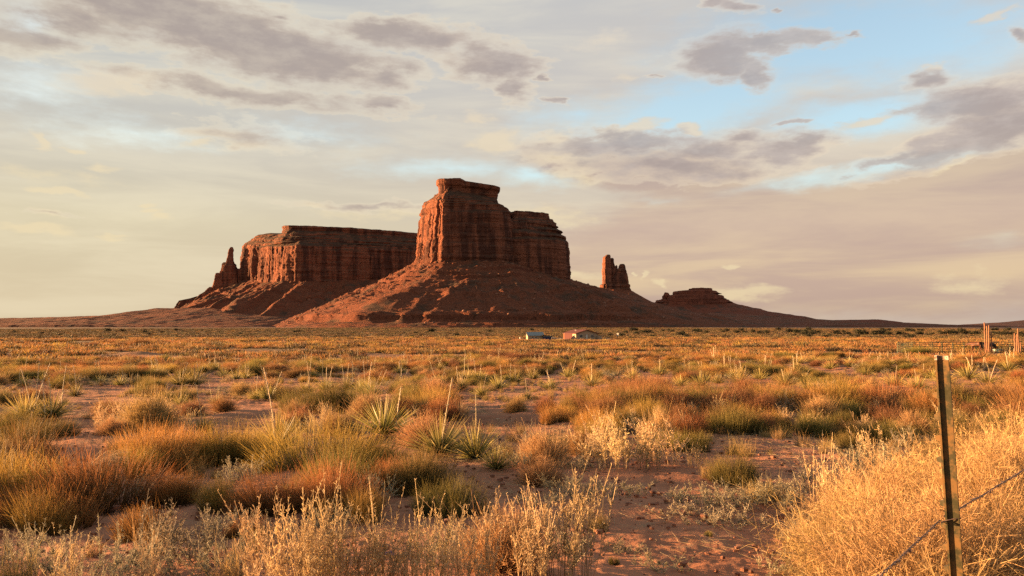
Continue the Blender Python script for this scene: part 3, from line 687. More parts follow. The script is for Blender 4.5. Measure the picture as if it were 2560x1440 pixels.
PM = {
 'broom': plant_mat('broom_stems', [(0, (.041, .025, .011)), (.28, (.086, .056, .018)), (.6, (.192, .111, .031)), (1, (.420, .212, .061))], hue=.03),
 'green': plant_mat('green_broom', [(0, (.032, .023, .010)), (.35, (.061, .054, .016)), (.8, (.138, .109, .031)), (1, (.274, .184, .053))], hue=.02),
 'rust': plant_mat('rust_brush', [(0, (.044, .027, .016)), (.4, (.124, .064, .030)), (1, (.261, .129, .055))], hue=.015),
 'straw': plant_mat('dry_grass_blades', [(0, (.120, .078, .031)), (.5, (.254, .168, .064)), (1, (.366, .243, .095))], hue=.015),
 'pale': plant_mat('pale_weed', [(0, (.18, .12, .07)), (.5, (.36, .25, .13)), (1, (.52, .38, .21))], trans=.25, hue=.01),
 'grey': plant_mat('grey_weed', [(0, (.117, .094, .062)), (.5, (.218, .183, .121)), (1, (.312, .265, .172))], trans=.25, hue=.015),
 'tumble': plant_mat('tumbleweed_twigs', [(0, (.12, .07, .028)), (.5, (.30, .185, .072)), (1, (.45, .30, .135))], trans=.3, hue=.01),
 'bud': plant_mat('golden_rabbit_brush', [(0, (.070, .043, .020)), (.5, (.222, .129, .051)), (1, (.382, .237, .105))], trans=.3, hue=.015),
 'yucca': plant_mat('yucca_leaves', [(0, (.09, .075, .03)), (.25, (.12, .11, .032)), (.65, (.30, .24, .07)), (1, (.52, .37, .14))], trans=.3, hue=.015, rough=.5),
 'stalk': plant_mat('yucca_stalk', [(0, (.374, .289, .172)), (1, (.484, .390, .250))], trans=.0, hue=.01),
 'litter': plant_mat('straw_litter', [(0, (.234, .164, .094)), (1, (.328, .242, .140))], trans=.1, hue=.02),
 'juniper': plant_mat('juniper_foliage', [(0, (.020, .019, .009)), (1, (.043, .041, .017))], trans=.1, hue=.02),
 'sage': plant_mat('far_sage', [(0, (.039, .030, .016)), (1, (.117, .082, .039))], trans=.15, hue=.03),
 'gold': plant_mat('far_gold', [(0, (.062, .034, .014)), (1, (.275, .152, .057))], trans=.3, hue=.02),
}
def basal(r, n, rad):
    a = r.random(n) * 2 * math.pi; q = np.sqrt(r.random(n)) * rad
    return np.stack([np.cos(a) * q, np.sin(a) * q, -.03 + 0 * a], 1)
def mk_broom(seed, mat, n=1500, H=.55, rad=.34, spread=.5, w=.0045, flare=.55):
    b = Blades(seed); r = b.r
    k = 7; cx = r.normal(size=(k, 2)) * rad * .5; ch = .75 + .35 * r.random(k)          # several crowns grown together
    ci = r.integers(0, k, n); B = basal(r, n, rad * .42); B[:, :2] += cx[ci]
    off = B[:, :2] / rad
    D = np.stack([off[:, 0] * flare + r.normal(size=n) * spread * .35, off[:, 1] * flare + r.normal(size=n) * spread * .35, np.ones(n)], 1)
    rim = np.clip(np.linalg.norm(off, axis=1), 0, 1.3)
    L = H * ch[ci] * (1 - .35 * rim ** 2) * (.6 + .5 * r.random(n))
    b.strips(B, D, L, w * (.7 + .7 * r.random(n)), droop=.05 * r.random(n), segs=3, bend=r.normal(size=(n, 3)) * .09)
    # side sprigs
    m = n // 2; i = r.integers(0, n, m); t = .35 + .5 * r.random(m)
    Dn = D / np.linalg.norm(D, axis=1, keepdims=True)
    b.strips(B[i] + Dn[i] * (L[i] * t)[:, None], Dn[i] + r.normal(size=(m, 3)) * .35, L[i] * .35, w * .8, segs=2, v0=.5)
    return b.mesh('broom_shrub', mat)
def mk_ball(seed, mat, n=1600, H=.4, rad=.3, w=.0035):
    """rounded brush: fine twigs ending on a dome"""
    b = Blades(seed); r = b.r
    a = r.random(n) * 2 * math.pi; ct = r.random(n) ** .8; stt = np.sqrt(1 - ct ** 2)
    lump = 1 + .34 * vnoise(np.cos(a) * stt * 2.2 + seed, np.sin(a) * stt * 2.2, ct * 2)
    T = np.stack([np.cos(a) * stt * rad, np.sin(a) * stt * rad, ct * H], 1) * (lump * (.70 + .38 * r.random(n)))[:, None]
    B = basal(r, n, rad * .25); D = T - B; L = np.linalg.norm(D, axis=1)
    b.strips(B, D, L, w, segs=3, bend=r.normal(size=(n, 3)) * .06, tip=.5)
    m = n * 2; i = r.integers(0, n, m); Dn = D / L[:, None]
    b.strips(B[i] + D[i] * (.72 + .25 * r.random(m))[:, None], Dn[i] + r.normal(size=(m, 3)) * .7, .045 * (.6 + .8 * r.random(m)), w * 1.1, segs=1, v0=.7, tip=.6)
    k = n // 7; a = r.random(k) * 6.28; D = np.stack([np.cos(a) * .6, np.sin(a) * .6, .7 + .5 * r.random(k)], 1)
    b.strips(basal(r, k, rad * .5), D + r.normal(size=(k, 3)) * .2, H * (.9 + .55 * r.random(k)), w * 1.2, segs=4, bend=r.normal(size=(k, 3)) * .2, tip=.4)
    return b.mesh('round_brush', mat)
def mk_weed(seed, mat, ns=16, H=.50, rad=.15, spread=.40, w=.0060, side=26, sl=.03, curl=.4):
    """stiff dry stalks with short prickly side twigs"""
    b = Blades(seed); r = b.r
    B = basal(r, ns, rad); D = dirs(r, ns, spread); L = H * (.45 + .6 * r.random(ns)); bend = r.normal(size=(ns, 3)) * .22; bend[:, 2] = np.abs(bend[:, 2]) * .6
    C = b.strips(B, D, L, w, segs=5, bend=bend, tip=.45)
    # second order branches
    m = ns * 4; i = r.integers(0, ns, m); t = .15 + .6 * r.random(m); Dn = D / np.linalg.norm(D, axis=1, keepdims=True)
    P = B[i] + Dn[i] * (L[i] * t)[:, None] + bend[i] * (t ** 2 * L[i])[:, None]
    D2 = Dn[i] + r.normal(size=(m, 3)) * .5; D2[:, 2] = np.abs(D2[:, 2]) + .25; L2 = L[i] * (1 - t) * (.35 + .5 * r.random(m)); D2 /= np.linalg.norm(D2, axis=1, keepdims=True)
    b2 = r.normal(size=(m, 3)) * .25
    b.strips(P, D2, L2, w * .75, segs=3, v0=.3, bend=b2, tip=.5)
    for (BB, DD, LL, bb, cnt, lo) in ((B, Dn, L, bend, side, .3), (P, D2, L2, b2, side // 2, .15)):
        q = len(BB) * cnt; j = np.repeat(np.arange(len(BB)), cnt); t = lo + (1 - lo) * r.random(q)
        PP = BB[j] + DD[j] * (LL[j] * t)[:, None] + bb[j] * (t ** 2 * LL[j])[:, None]
        d = r.normal(size=(q, 3)); d[:, 2] = np.abs(d[:, 2]) * .6 + .1
        b.strips(PP, d, sl * (.5 + .8 * r.random(q)) * (1.15 - .6 * t), w * .85, segs=2, v0=.55, droop=-curl * r.random(q), tip=.5)
    return b.mesh('dry_weed', mat)
def mk_tumble(seed, mat, R_=.42, n=130, w=.0046, twig=13):
    b = Blades(seed); r = b.r
    a = r.random(n) * 2 * math.pi; ct = 1 - 1.75 * r.random(n); st = np.sqrt(np.maximum(0, 1 - ct ** 2))
    T = np.stack([np.cos(a) * st, np.sin(a) * st, ct], 1)
    lump = 1 + .14 * r.normal(size=n) * .5
    B = np.tile(np.array([[0, 0, R_ * .35]]), (n, 1)) + r.normal(size=(n, 3)) * .03
    E = np.array([0, 0, R_ * .9]) + T * (R_ * lump)[:, None]
    D = E - B; L = np.linalg.norm(D, axis=1); D /= L[:, None]
    bend = np.cross(D, r.normal(size=(n, 3))) * .28
    b.strips(B, D, L, w * 1.2, segs=6, bend=bend, tip=.5)
    prev = (B, D, L, bend)
    for gen, (cnt, ll, lo, ww) in enumerate(((twig, .30, .25, .85), (4, .10, .2, .8))):
        BB, DD, LL, bb = prev; q = len(BB) * cnt; j = np.repeat(np.arange(len(BB)), cnt); t = lo + (1 - lo) * r.random(q)
        PP = BB[j] + DD[j] * (LL[j] * t)[:, None] + bb[j] * (t ** 2 * LL[j])[:, None]
        d = DD[j] * .7 + r.normal(size=(q, 3)) * .55; d /= np.linalg.norm(d, axis=1, keepdims=True)
        l2 = ll * R_ / .42 * (.4 + .8 * r.random(q)); b2 = r.normal(size=(q, 3)) * .25
        b.strips(PP, d, l2, w * ww, segs=3 - gen, v0=.3 + .3 * gen, bend=b2, tip=.5)
        prev = (PP, d, l2, b2)
    return b.mesh('tumbleweed', mat)
def mk_grass(seed, mat, n=150, H=.32, rad=.09, spread=.55, w=.0038, droop=.35):
    b = Blades(seed); r = b.r
    B = basal(r, n, rad); D = dirs(r, n, spread)
    b.strips(B, D, H * (.4 + .7 * r.random(n)), w, droop=droop * r.random(n), segs=4, bend=r.normal(size=(n, 3)) * .1)
    return b.mesh('grass_tuft', mat)
def mk_yleaves(seed, n=200, H=.48, w=.0125):
    b = Blades(seed); r = b.r
    a = r.random(n) * 2 * math.pi; th = np.arccos(1 - .80 * r.random(n) ** 1.15); th = np.minimum(th, 1.5)
    D = np.stack([np.cos(a) * np.sin(th), np.sin(a) * np.sin(th), np.cos(th)], 1)
    B = D * .03 + np.array([0, 0, .04])
    b.strips(B, D, H * (.75 + .35 * r.random(n)), w * (.7 + .5 * r.random(n)), droop=.06 * th * r.random(n), segs=4, tip=.05, base_w=1.)
    return b.mesh('leaves', PM['yucca'])
def mk_ydead(seed, n=60):
    b = Blades(seed); r = b.r
    a = r.random(n) * 2 * math.pi
    D = np.stack([np.cos(a), np.sin(a), .25 + .3 * r.random(n)], 1)
    b.strips(D * .03, D, .34 * (.5 + .6 * r.random(n)), .009, droop=.55, segs=4, tip=.1)
    return b.mesh('dead_leaves', PM['pale'])
def mk_stalk(seed, H=.95, w=.014):
    r = np.random.default_rng(seed); lean = r.normal(size=2) * .05; V = MB()
    cur = r.normal(size=2) * .05
    pts = [(lean[0] * H * t + cur[0] * H * t * t, lean[1] * H * t + cur[1] * H * t * t, .05 + H * t) for t in np.linspace(0, 1, 9)]
    V.tube(pts, [w * .55 * (1 - .55 * t) for t in np.linspace(0, 1, 9)], 6)
    for i in range(34):      # stubs of pods up the stem
        t = .18 + .8 * r.random(); p = Vector(pts[int(t * 8)]).lerp(Vector(pts[min(8, int(t * 8) + 1)]), t * 8 - int(t * 8)); a = r.random() * 6.28
        q = p + Vector((math.cos(a), math.sin(a), .5)) * (.012 + .014 * r.random()); V.tube([p, q], [.0045, .0025], 4)
    me = bpy.data.meshes.new('flower_stalk'); me.from_pydata(V.V, [], V.F); uvl = me.uv_layers.new(name='UVMap')
    z = np.array([v[2] for v in V.V]); li = np.empty(len(me.loops), dtype=np.int32); me.loops.foreach_get('vertex_index', li)
    uvl.data.foreach_set('uv', np.stack([0 * z[li] + .4, z[li] / H], 1).astype(np.float32).ravel()); me.materials.append(PM['stalk'])
    return me

PROTO = {
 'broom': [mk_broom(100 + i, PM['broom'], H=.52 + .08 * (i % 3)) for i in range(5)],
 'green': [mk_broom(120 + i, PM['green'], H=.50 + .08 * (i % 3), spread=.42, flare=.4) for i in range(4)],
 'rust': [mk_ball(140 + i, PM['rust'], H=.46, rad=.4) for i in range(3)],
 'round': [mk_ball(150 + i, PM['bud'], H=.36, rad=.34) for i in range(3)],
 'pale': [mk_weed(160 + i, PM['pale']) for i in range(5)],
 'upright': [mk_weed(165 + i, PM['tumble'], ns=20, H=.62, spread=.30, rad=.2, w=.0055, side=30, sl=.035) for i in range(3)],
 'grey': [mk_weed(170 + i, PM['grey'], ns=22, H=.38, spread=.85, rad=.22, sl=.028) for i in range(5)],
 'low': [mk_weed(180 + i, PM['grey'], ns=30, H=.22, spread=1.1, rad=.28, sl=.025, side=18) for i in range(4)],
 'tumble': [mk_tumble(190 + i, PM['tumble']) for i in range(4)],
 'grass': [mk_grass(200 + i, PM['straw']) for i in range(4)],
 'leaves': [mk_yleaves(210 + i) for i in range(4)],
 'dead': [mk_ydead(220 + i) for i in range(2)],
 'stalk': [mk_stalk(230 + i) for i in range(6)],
}
SIZE = {'broom': .6, 'green': .58, 'rust': .46, 'round': .38, 'pale': .42, 'grey': .36, 'low': .22, 'tumble': .8, 'upright': .6, 'yucca': .55, 'grass': .25}
NAME = {'broom': ('broom_shrub', 'shrub'), 'green': ('joint_fir_shrub', 'shrub'), 'rust': ('rust_brush', 'shrub'), 'round': ('rabbit_brush', 'shrub'), 'pale': ('dry_weed', 'weed'),
        'grey': ('grey_weed', 'weed'), 'low': ('ground_weed', 'weed'), 'tumble': ('tumbleweed', 'tumbleweed'), 'upright': ('dry_weed', 'weed'), 'yucca': ('yucca', 'yucca')}

# ------------------------------------------------------------------ where the plants stand
def on_ground(px, py):
    """point of the ground seen at a photo pixel"""
    lo, hi = 1.2, 900.
    ds = np.geomspace(lo, hi, 2500); zr = math.tan(PITCH + math.atan((720 - py) / 1920))
    xs = (px - 1280) / 1920 * (ds * math.cos(PITCH) + zr * ds * math.sin(PITCH))
    h = EYE + zr * ds - ground_z(xs, ds)
    k = np.argmax(h < 0) if (h < 0).any() else len(ds) - 1
    return float(xs[k]), float(ds[k])
def to_px(x, y, z):
    z = z - EYE; dc = y * math.cos(PITCH) + z * math.sin(PITCH); up = -y * math.sin(PITCH) + z * math.cos(PITCH)
    return 1280 + 1920 * x / dc, 720 - 1920 * up / dc
PLANTS = []      # dict(kind, x, y, s (scale), hx, label, stalks)
def plant(kind, px, py, hpx, label=None, wide=1., stalks=None, stalk_px=None):
    """hand placed plant: foot pixel and height in photo pixels"""
    x, y = on_ground(px, py); s = hpx / 1920 * y / SIZE[kind]
    PLANTS.append(dict(kind=kind, x=x, y=y, s=s, w=wide, label=label, stalks=stalks, sh=(stalk_px / 1920 * y if stalk_px else None), hand=True))

# hand placed plants: foot pixel, height in photo pixels --------------------------
Y = 'yucca'
plant(Y, 1100, 1140, 112, 'spiky green yucca at the centre with one tall pale stalk', 1.1, 1, 188)
plant(Y, 1188, 1152, 105, 'spiky yucca right of centre with a thin leaning stalk, beside the bare sand', 1.1, 1, 160)
plant(Y, 1240, 1176, 70, 'small splayed yucca without a stalk at the edge of bare sand right of centre', 1.1, 0)
plant(Y, 960, 1092, 100, 'pale golden yucca left of centre with two straight stalks, above the big broom clump', 1.3, 2, 120)
plant(Y, 692, 1132, 112, 'tall narrow yucca with one very long thick white stalk, left of centre', .9, 1, 205)
plant(Y, 62, 1052, 74, 'dark green yucca at the left edge with several tall stalks, leftmost of its pair', 1.2, 3, 140)
plant(Y, 128, 1050, 74, 'dark green yucca near the left edge with leaning stalks, right one of its pair', 1.2, 3, 130)
plant(Y, 508, 1085, 60, 'yucca almost hidden in orange brush under a lone tall white stalk', .9, 1, 122)
plant(Y, 452, 966, 44, 'broad green yucca in the left middle distance, left one of two side by side', 1.3, 1, 58)
plant(Y, 486, 966, 46, 'broad green yucca in the left middle distance with three bent stalks', 1.2, 3, 62)
plant(Y, 188, 992, 38, 'small yucca with two leaning stalks beyond the left pair of yuccas', 1.1, 2, 76)
for i, (x, y, h, ns, sp) in enumerate([(452, 1015, 34, 2, 54), (540, 1012, 30, 3, 60), (590, 950, 26, 3, 40), (615, 948, 28, 3, 42), (560, 945, 26, 1, 36), (672, 1002, 46, 2, 90), (640, 1000, 34, 1, 60), (765, 985, 40, 2, 100),
        (815, 978, 40, 3, 76), (870, 975, 40, 3, 70), (905, 985, 44, 3, 80), (930, 992, 44, 3, 66), (1205, 992, 42, 1, 58), (1155, 975, 36, 3, 56), (1245, 975, 40, 3, 60), (1285, 960, 36, 2, 50), (1318, 1000, 30, 1, 52),
        (1378, 975, 34, 2, 50), (1335, 950, 30, 2, 40), (1480, 968, 38, 1, 56), (1420, 945, 30, 2, 44), (1582, 950, 32, 2, 46), (1700, 968, 32, 0, 0), (1752, 972, 44, 1, 46), (1795, 960, 30, 0, 0), (1850, 962, 42, 2, 50), (1900, 950, 30, 0, 0),
        (2075, 925, 26, 0, 0), (2240, 968, 46, 1, 52), (2292, 975, 44, 1, 50), (2165, 940, 28, 0, 0), (2420, 950, 44, 2, 60), (2470, 962, 40, 2, 62), (2520, 930, 34, 1, 50), (300, 965, 28, 2, 44), (250, 960, 26, 1, 40), (60, 968, 30, 2, 50),
        (110, 955, 26, 1, 44), (1000, 935, 24, 3, 36), (1100, 925, 22, 2, 34), (700, 925, 20, 2, 34), (1650, 940, 34, 1, 40), (2360, 962, 40, 1, 55), (1960, 968, 42, 1, 44), (2020, 975, 32, 0, 0)]):
    side = 'left' if x < 640 else 'left of centre' if x < 1180 else 'right of centre' if x < 1700 else 'right'
    plant(Y, x, y, h, None, 1.15, ns, sp or None)
for k, x, y, h, w, lab in [
    ('broom', 150, 1295, 168, 1.25, 'large olive broom shrub in the left foreground, nearest the left corner'), ('broom', 242, 1275, 156, 1.2, 'olive broom shrub in the left foreground, right part of the big left clump'),
    ('broom', 45, 1262, 145, 1.2, 'orange-tipped broom shrub cut by the left edge of the view'), ('broom', 95, 1330, 100, 1., 'small shaded broom shrub in front of the big left clump'),
    ('broom', 385, 1172, 124, 1.2, 'golden olive broom shrub beside the patch of bent straw, left foreground'), ('broom', 330, 1190, 93, 1.1, None), ('broom', 440, 1150, 103, 1.1, None),
    ('green', 70, 1158, 110, .9, 'upright green broom shrub standing alone below the left yucca pair'), ('green', 30, 1095, 72, 1.3, 'yellow-green broom shrub at the left edge in front of the yuccas'), ('green', 115, 1098, 76, 1.3, 'yellow-green broom shrub in front of the right yucca of the left pair'),
    ('broom', 520, 1150, 124, 1.3, 'orange olive broom shrub at the foot of the lone tall stalk'), ('broom', 585, 1155, 118, 1.1, 'orange broom shrub just right of the lone tall stalk'),
    ('broom', 800, 1180, 124, 1.5, 'wide golden broom shrub, left shoulder of the big central clump'), ('broom', 885, 1190, 129, 1.4, 'wide golden broom shrub at the top of the big central clump'),
    ('broom', 960, 1215, 112, 1.2, 'shaded broom shrub, right part of the big central clump'), ('broom', 690, 1275, 116, 1.2, 'dark olive broom shrub at the lower left of the central clump'), ('broom', 765, 1290, 128, 1.1, 'dark olive broom shrub, lowest of the central clump'),
    ('broom', 840, 1265, 112, 1.1, None), ('green', 1050, 1235, 110, 1.2, 'dark green broom shrub sloping down to the bare sand at centre'), ('green', 1125, 1290, 105, 1.1, 'dark green broom shrub nearest the bare sand at centre'), ('green', 1010, 1225, 80, 1.1, None),
    ('broom', 385, 1345, 112, 1., 'shaded olive broom shrub rising behind pale spiky weeds at lower left'), ('broom', 450, 1262, 89, 1.1, None), ('broom', 570, 1272, 100, .9, None), ('broom', 610, 1345, 77, .8, None),
    ('green', 760, 1030, 74, 1.2, 'tall green grassy shrub behind the fuzzy golden mound'), ('green', 830, 1035, 78, 1.3, 'tall green grassy shrub, middle of the upper left-of-centre clump'), ('green', 895, 1015, 62, 1.3, None), ('green', 720, 1000, 50, 1.1, None),
    ('round', 735, 1045, 42, 1.1, 'fuzzy golden mound of brush left of the tall green shrub'), ('round', 850, 1088, 62, 1.1, 'rounded golden brush with green shade side, left of the centre yuccas'), ('round', 925, 1048, 66, 1., 'rounded orange brush behind the pale golden yucca'),
    ('round', 375, 1085, 110, .75, 'tall fuzzy orange bush standing above pale weeds on the left'), ('round', 1645, 1115, 78, .7, 'upright fuzzy peach tuft beside the sunlit pale bush, right of centre'),
    ('round', 1352, 1212, 60, 1.2, 'low peach tuft on the sand right of centre'), ('round', 1265, 1425, 125, 1.1, 'big fuzzy peach ball of brush at the bottom edge of the view'), ('round', 2052, 1055, 56, 1.1, 'lone fuzzy orange bush on the right, left of the fence post'),
    ('round', 1062, 1118, 74, 1.1, None), ('round', 1095, 995, 44, 1.2, 'low rounded tan brush beyond the middle yucca'), ('round', 1290, 1030, 36, 1.1, None),
    ('green', 1730, 1130, 70, 1.1, 'dark green shrub right of the fuzzy peach tuft'), ('green', 1680, 1120, 60, 1., None), ('green', 1828, 1208, 92, 1., 'olive shrub standing alone above the bare sand on the right'),
    ('green', 1475, 1105, 70, 1., None), ('green', 1400, 1130, 60, 1.1, None), ('green', 1560, 1075, 60, 1.2, None), ('green', 1497, 1330, 50, .6, 'tiny fresh green tuft alone on the bare sand'), ('green', 1772, 1342, 22, .7, 'tiny green sprig on bare sand right of the fresh tuft'),
    ('green', 1535, 1412, 30, .6, 'tiny green sprig on bare sand near the bottom edge'), ('green', 2150, 1105, 66, 1.3, None), ('green', 2230, 1110, 70, 1.3, None), ('green', 2120, 1130, 50, 1.2, None),
    ('green', 1960, 900, 22, 2.6, 'long dark green brush on the low red mound, right'), ('green', 2080, 893, 20, 2.6, None), ('green', 1880, 905, 18, 2., None), ('green', 2300, 886, 20, 3.2, 'long olive bush in front of the corral rails'),
    ('rust', 350, 868, 24, 1.7, 'dark rounded bush standing above the scrub far left, largest on that horizon'), ('rust', 300, 866, 12, 2., None), ('rust', 230, 868, 11, 2., None)]:
    plant(k, x, y, h, lab, w)
for x, y, h, w in [(1490, 1050, 55, 1.1), (1540, 1045, 58, 1.2), (1590, 1030, 55, 1.1), (1640, 1020, 52, 1.2), (1690, 1030, 56, 1.1), (1745, 1010, 50, 1.2), (1800, 1035, 62, 1.2), (1850, 1030, 60, 1.2), (1900, 1045, 60, 1.1), (1940, 1015, 50, 1.2),
                   (1450, 1030, 44, 1.2), (1575, 990, 40, 1.3), (1650, 980, 36, 1.2), (1870, 990, 42, 1.3), (1290, 905, 26, 2.2), (1240, 900, 26, 2.2), (1340, 905, 24, 2.), (690, 930, 24, 2.), (740, 945, 26, 1.6), (900, 930, 26, 2.), (960, 925, 24, 2.), (1720, 955, 30, 1.6),
                   (1780, 1075, 50, 1.1), (1900, 1085, 52, 1.1), (1680, 1060, 46, 1.1), (480, 1040, 40, 1.2), (560, 1030, 36, 1.2)]:
    plant('rust' if y > 915 or x > 1000 else 'broom', x, y, h, None, w)
for k, x, y, h, w, lab in [
    ('upright', 2090, 1480, 130, .6, 'golden upright dry weed at the left toe of the tumbleweed bank'), ('upright', 2110, 1400, 200, .7, None), ('upright', 2160, 1350, 190, .7, None), ('upright', 2230, 1320, 190, .7, None), ('upright', 2290, 1290, 180, .8, None), ('upright', 2330, 1250, 170, .8, None), ('upright', 2080, 1500, 190, .8, None), ('upright', 2200, 1420, 220, .8, None), ('upright', 2280, 1380, 210, .8, None), ('upright', 2340, 1340, 210, .8, None), ('upright', 2430, 1230, 180, .9, None), ('upright', 2500, 1200, 180, .9, None), ('upright', 2550, 1170, 170, .9, 'tall golden dry weed at the right edge above the tumbleweed bank'), ('upright', 2450, 1330, 230, .8, None), ('upright', 2540, 1280, 230, .8, None),
    ('pale', 672, 1490, 229, .62, 'sunlit spiky straw weed at the bottom edge, leftmost of the bright group'), ('pale', 735, 1500, 241, .62, None), ('pale', 790, 1500, 290, .62, 'tallest sunlit spiky weed at the bottom edge, leaning right'), ('pale', 860, 1490, 181, .62, None), ('pale', 760, 1480, 156, .62, None),
    ('pale', 920, 1485, 156, .62, None), ('pale', 965, 1480, 217, .62, 'sunlit forked straw weed at the bottom edge beside the blue scrap'), ('pale', 1040, 1480, 199, .62, None), ('pale', 1085, 1465, 181, .62, None), ('pale', 1010, 1490, 156, .62, None), ('pale', 1140, 1480, 156, .62, None),
    ('pale', 1215, 1420, 175, .9, 'tall spiky straw weed left of the big peach ball'), ('pale', 1300, 1430, 160, .9, None), ('pale', 1360, 1440, 190, .8, None), ('pale', 1425, 1450, 253, .62, 'tall leaning straw weed at bottom centre, right end of its group'), ('pale', 1330, 1470, 181, .62, None), ('pale', 1190, 1480, 181, .62, None), ('grey', 1390, 1400, 110, 1.1, None), ('grey', 1150, 1410, 100, 1.1, None),
    ('grey', 95, 1450, 138, .95, 'grey spiky weed in the lower left corner'),   ('grey', 330, 1450, 138, .95, None), ('grey', 420, 1410, 147, .95, 'large grey branching weed at lower left, before a dark broom shrub'), ('grey', 490, 1400, 138, .95, None), ('grey', 540, 1450, 119, .95, None),
     ('pale', 150, 1500, 162, .62, None), ('pale', 360, 1500, 151, .62, None),  ('grey', 20, 1410, 101, .95, None),  ('grey', 255, 1510, 128, .95, None),
    ('pale', 1480, 1168, 90, 1.1, None), ('pale', 1540, 1172, 125, 1., 'bright pale thorny weed, left part of the sunlit bush right of centre'), ('pale', 1600, 1170, 120, 1.1, 'bright pale thorny weed in the middle of the sunlit bush right of centre'), ('pale', 1665, 1165, 110, 1.2, 'pale thorny weed with arching stems, right part of the sunlit bush'),
    ('pale', 1400, 1155, 80, .6, None), ('pale', 1510, 1150, 110, .9, None), ('pale', 1740, 1170, 60, 1., None), ('pale', 1720, 1080, 44, 1.2, None), ('pale', 300, 1065, 62, 1.1, None), ('pale', 255, 1070, 70, .9, None), ('pale', 340, 1075, 60, 1.1, None), ('pale', 410, 1080, 90, .9, None), ('pale', 455, 1085, 60, 1., None),
    ('grey', 820, 1320, 70, 1., None), ('grey', 940, 1260, 80, 1., None), ('grey', 600, 1210, 80, 1., None), ('grey', 340, 1240, 60, 1.2, None), ('grey', 560, 1330, 70, 1., None), ('grey', 700, 1340, 60, 1., None), ('grey', 310, 960, 26, 2.2, None), ('grey', 270, 962, 24, 2., None), ('pale', 560, 960, 28, 1.6, None),
    ('grey', 1800, 1275, 75, 1.4, 'low grey thorny mat in the sand right of centre, left part'), ('grey', 1875, 1265, 75, 1.4, 'low grey thorny mat in the sand right of centre, right part'), ('low', 1740, 1300, 50, 1.5, None), ('low', 1830, 1310, 45, 1.5, None), ('grey', 1960, 1260, 70, 1.3, None), ('low', 2020, 1290, 50, 1.3, None), ('grey', 2080, 1230, 90, 1.2, None),
    ('grey', 1405, 1235, 60, 1.3, None), ('grey', 1460, 1255, 60, 1.2, None), ('low', 1560, 1240, 40, 1.4, None), ('low', 1350, 1260, 40, 1.4, None), ('grey', 1290, 1170, 60, 1., None), ('grey', 1330, 1120, 60, 1., None), ('grey', 2160, 1215, 120, .9, 'tall pale grey weed left of the fence post, behind the tumbleweeds'),
    ('grey', 2225, 1210, 115, .9, None), ('pale', 2195, 1190, 115, .8, None), ('grey', 2010, 1360, 80, 1., None), ('pale', 2060, 1310, 170, .5, 'lone tall bare weed stalk group left of the tumbleweed bank'), ('pale', 2130, 1290, 120, .7, None), ('low', 1960, 1430, 50, 1., None), ('grey', 2230, 1250, 100, 1.1, None),
    ('low', 1650, 1420, 36, 1.5, None), ('low', 1560, 1380, 30, 1.2, None), ('low', 1240, 1350, 40, 1.4, None), ('low', 1740, 1250, 40, 1.4, None)]:
    plant(k, x, y, h, lab, w)

# sand left open in the photo (pixel ellipses on the ground)
OPEN = [(1560, 1150, 60, 10), (1650, 1340, 340, 90), (1500, 1235, 260, 34), (1900, 1110, 90, 14), (1290, 1215, 110, 60), (940, 1375, 320, 34), (600, 1215, 60, 36), (470, 1092, 110, 24), (290, 1012, 130, 18), (1400, 1095, 110, 24), (1080, 1345, 190, 44), (640, 1330, 90, 40),
        (1010, 1000, 110, 14), (300, 1110, 110, 16), (1990, 1165, 110, 24), (640, 1060, 60, 14), (1150, 1190, 60, 30), (230, 1180, 60, 20), (1640, 1190, 160, 16), (2100, 868, 90, 6), (2380, 888, 60, 8), (250, 985, 70, 10)]
def is_open(px, py, k=1.):
    return any(((px - a) / (b_ * k)) ** 2 + ((py - c) / (d * k)) ** 2 < 1 for a, c, b_, d in OPEN)

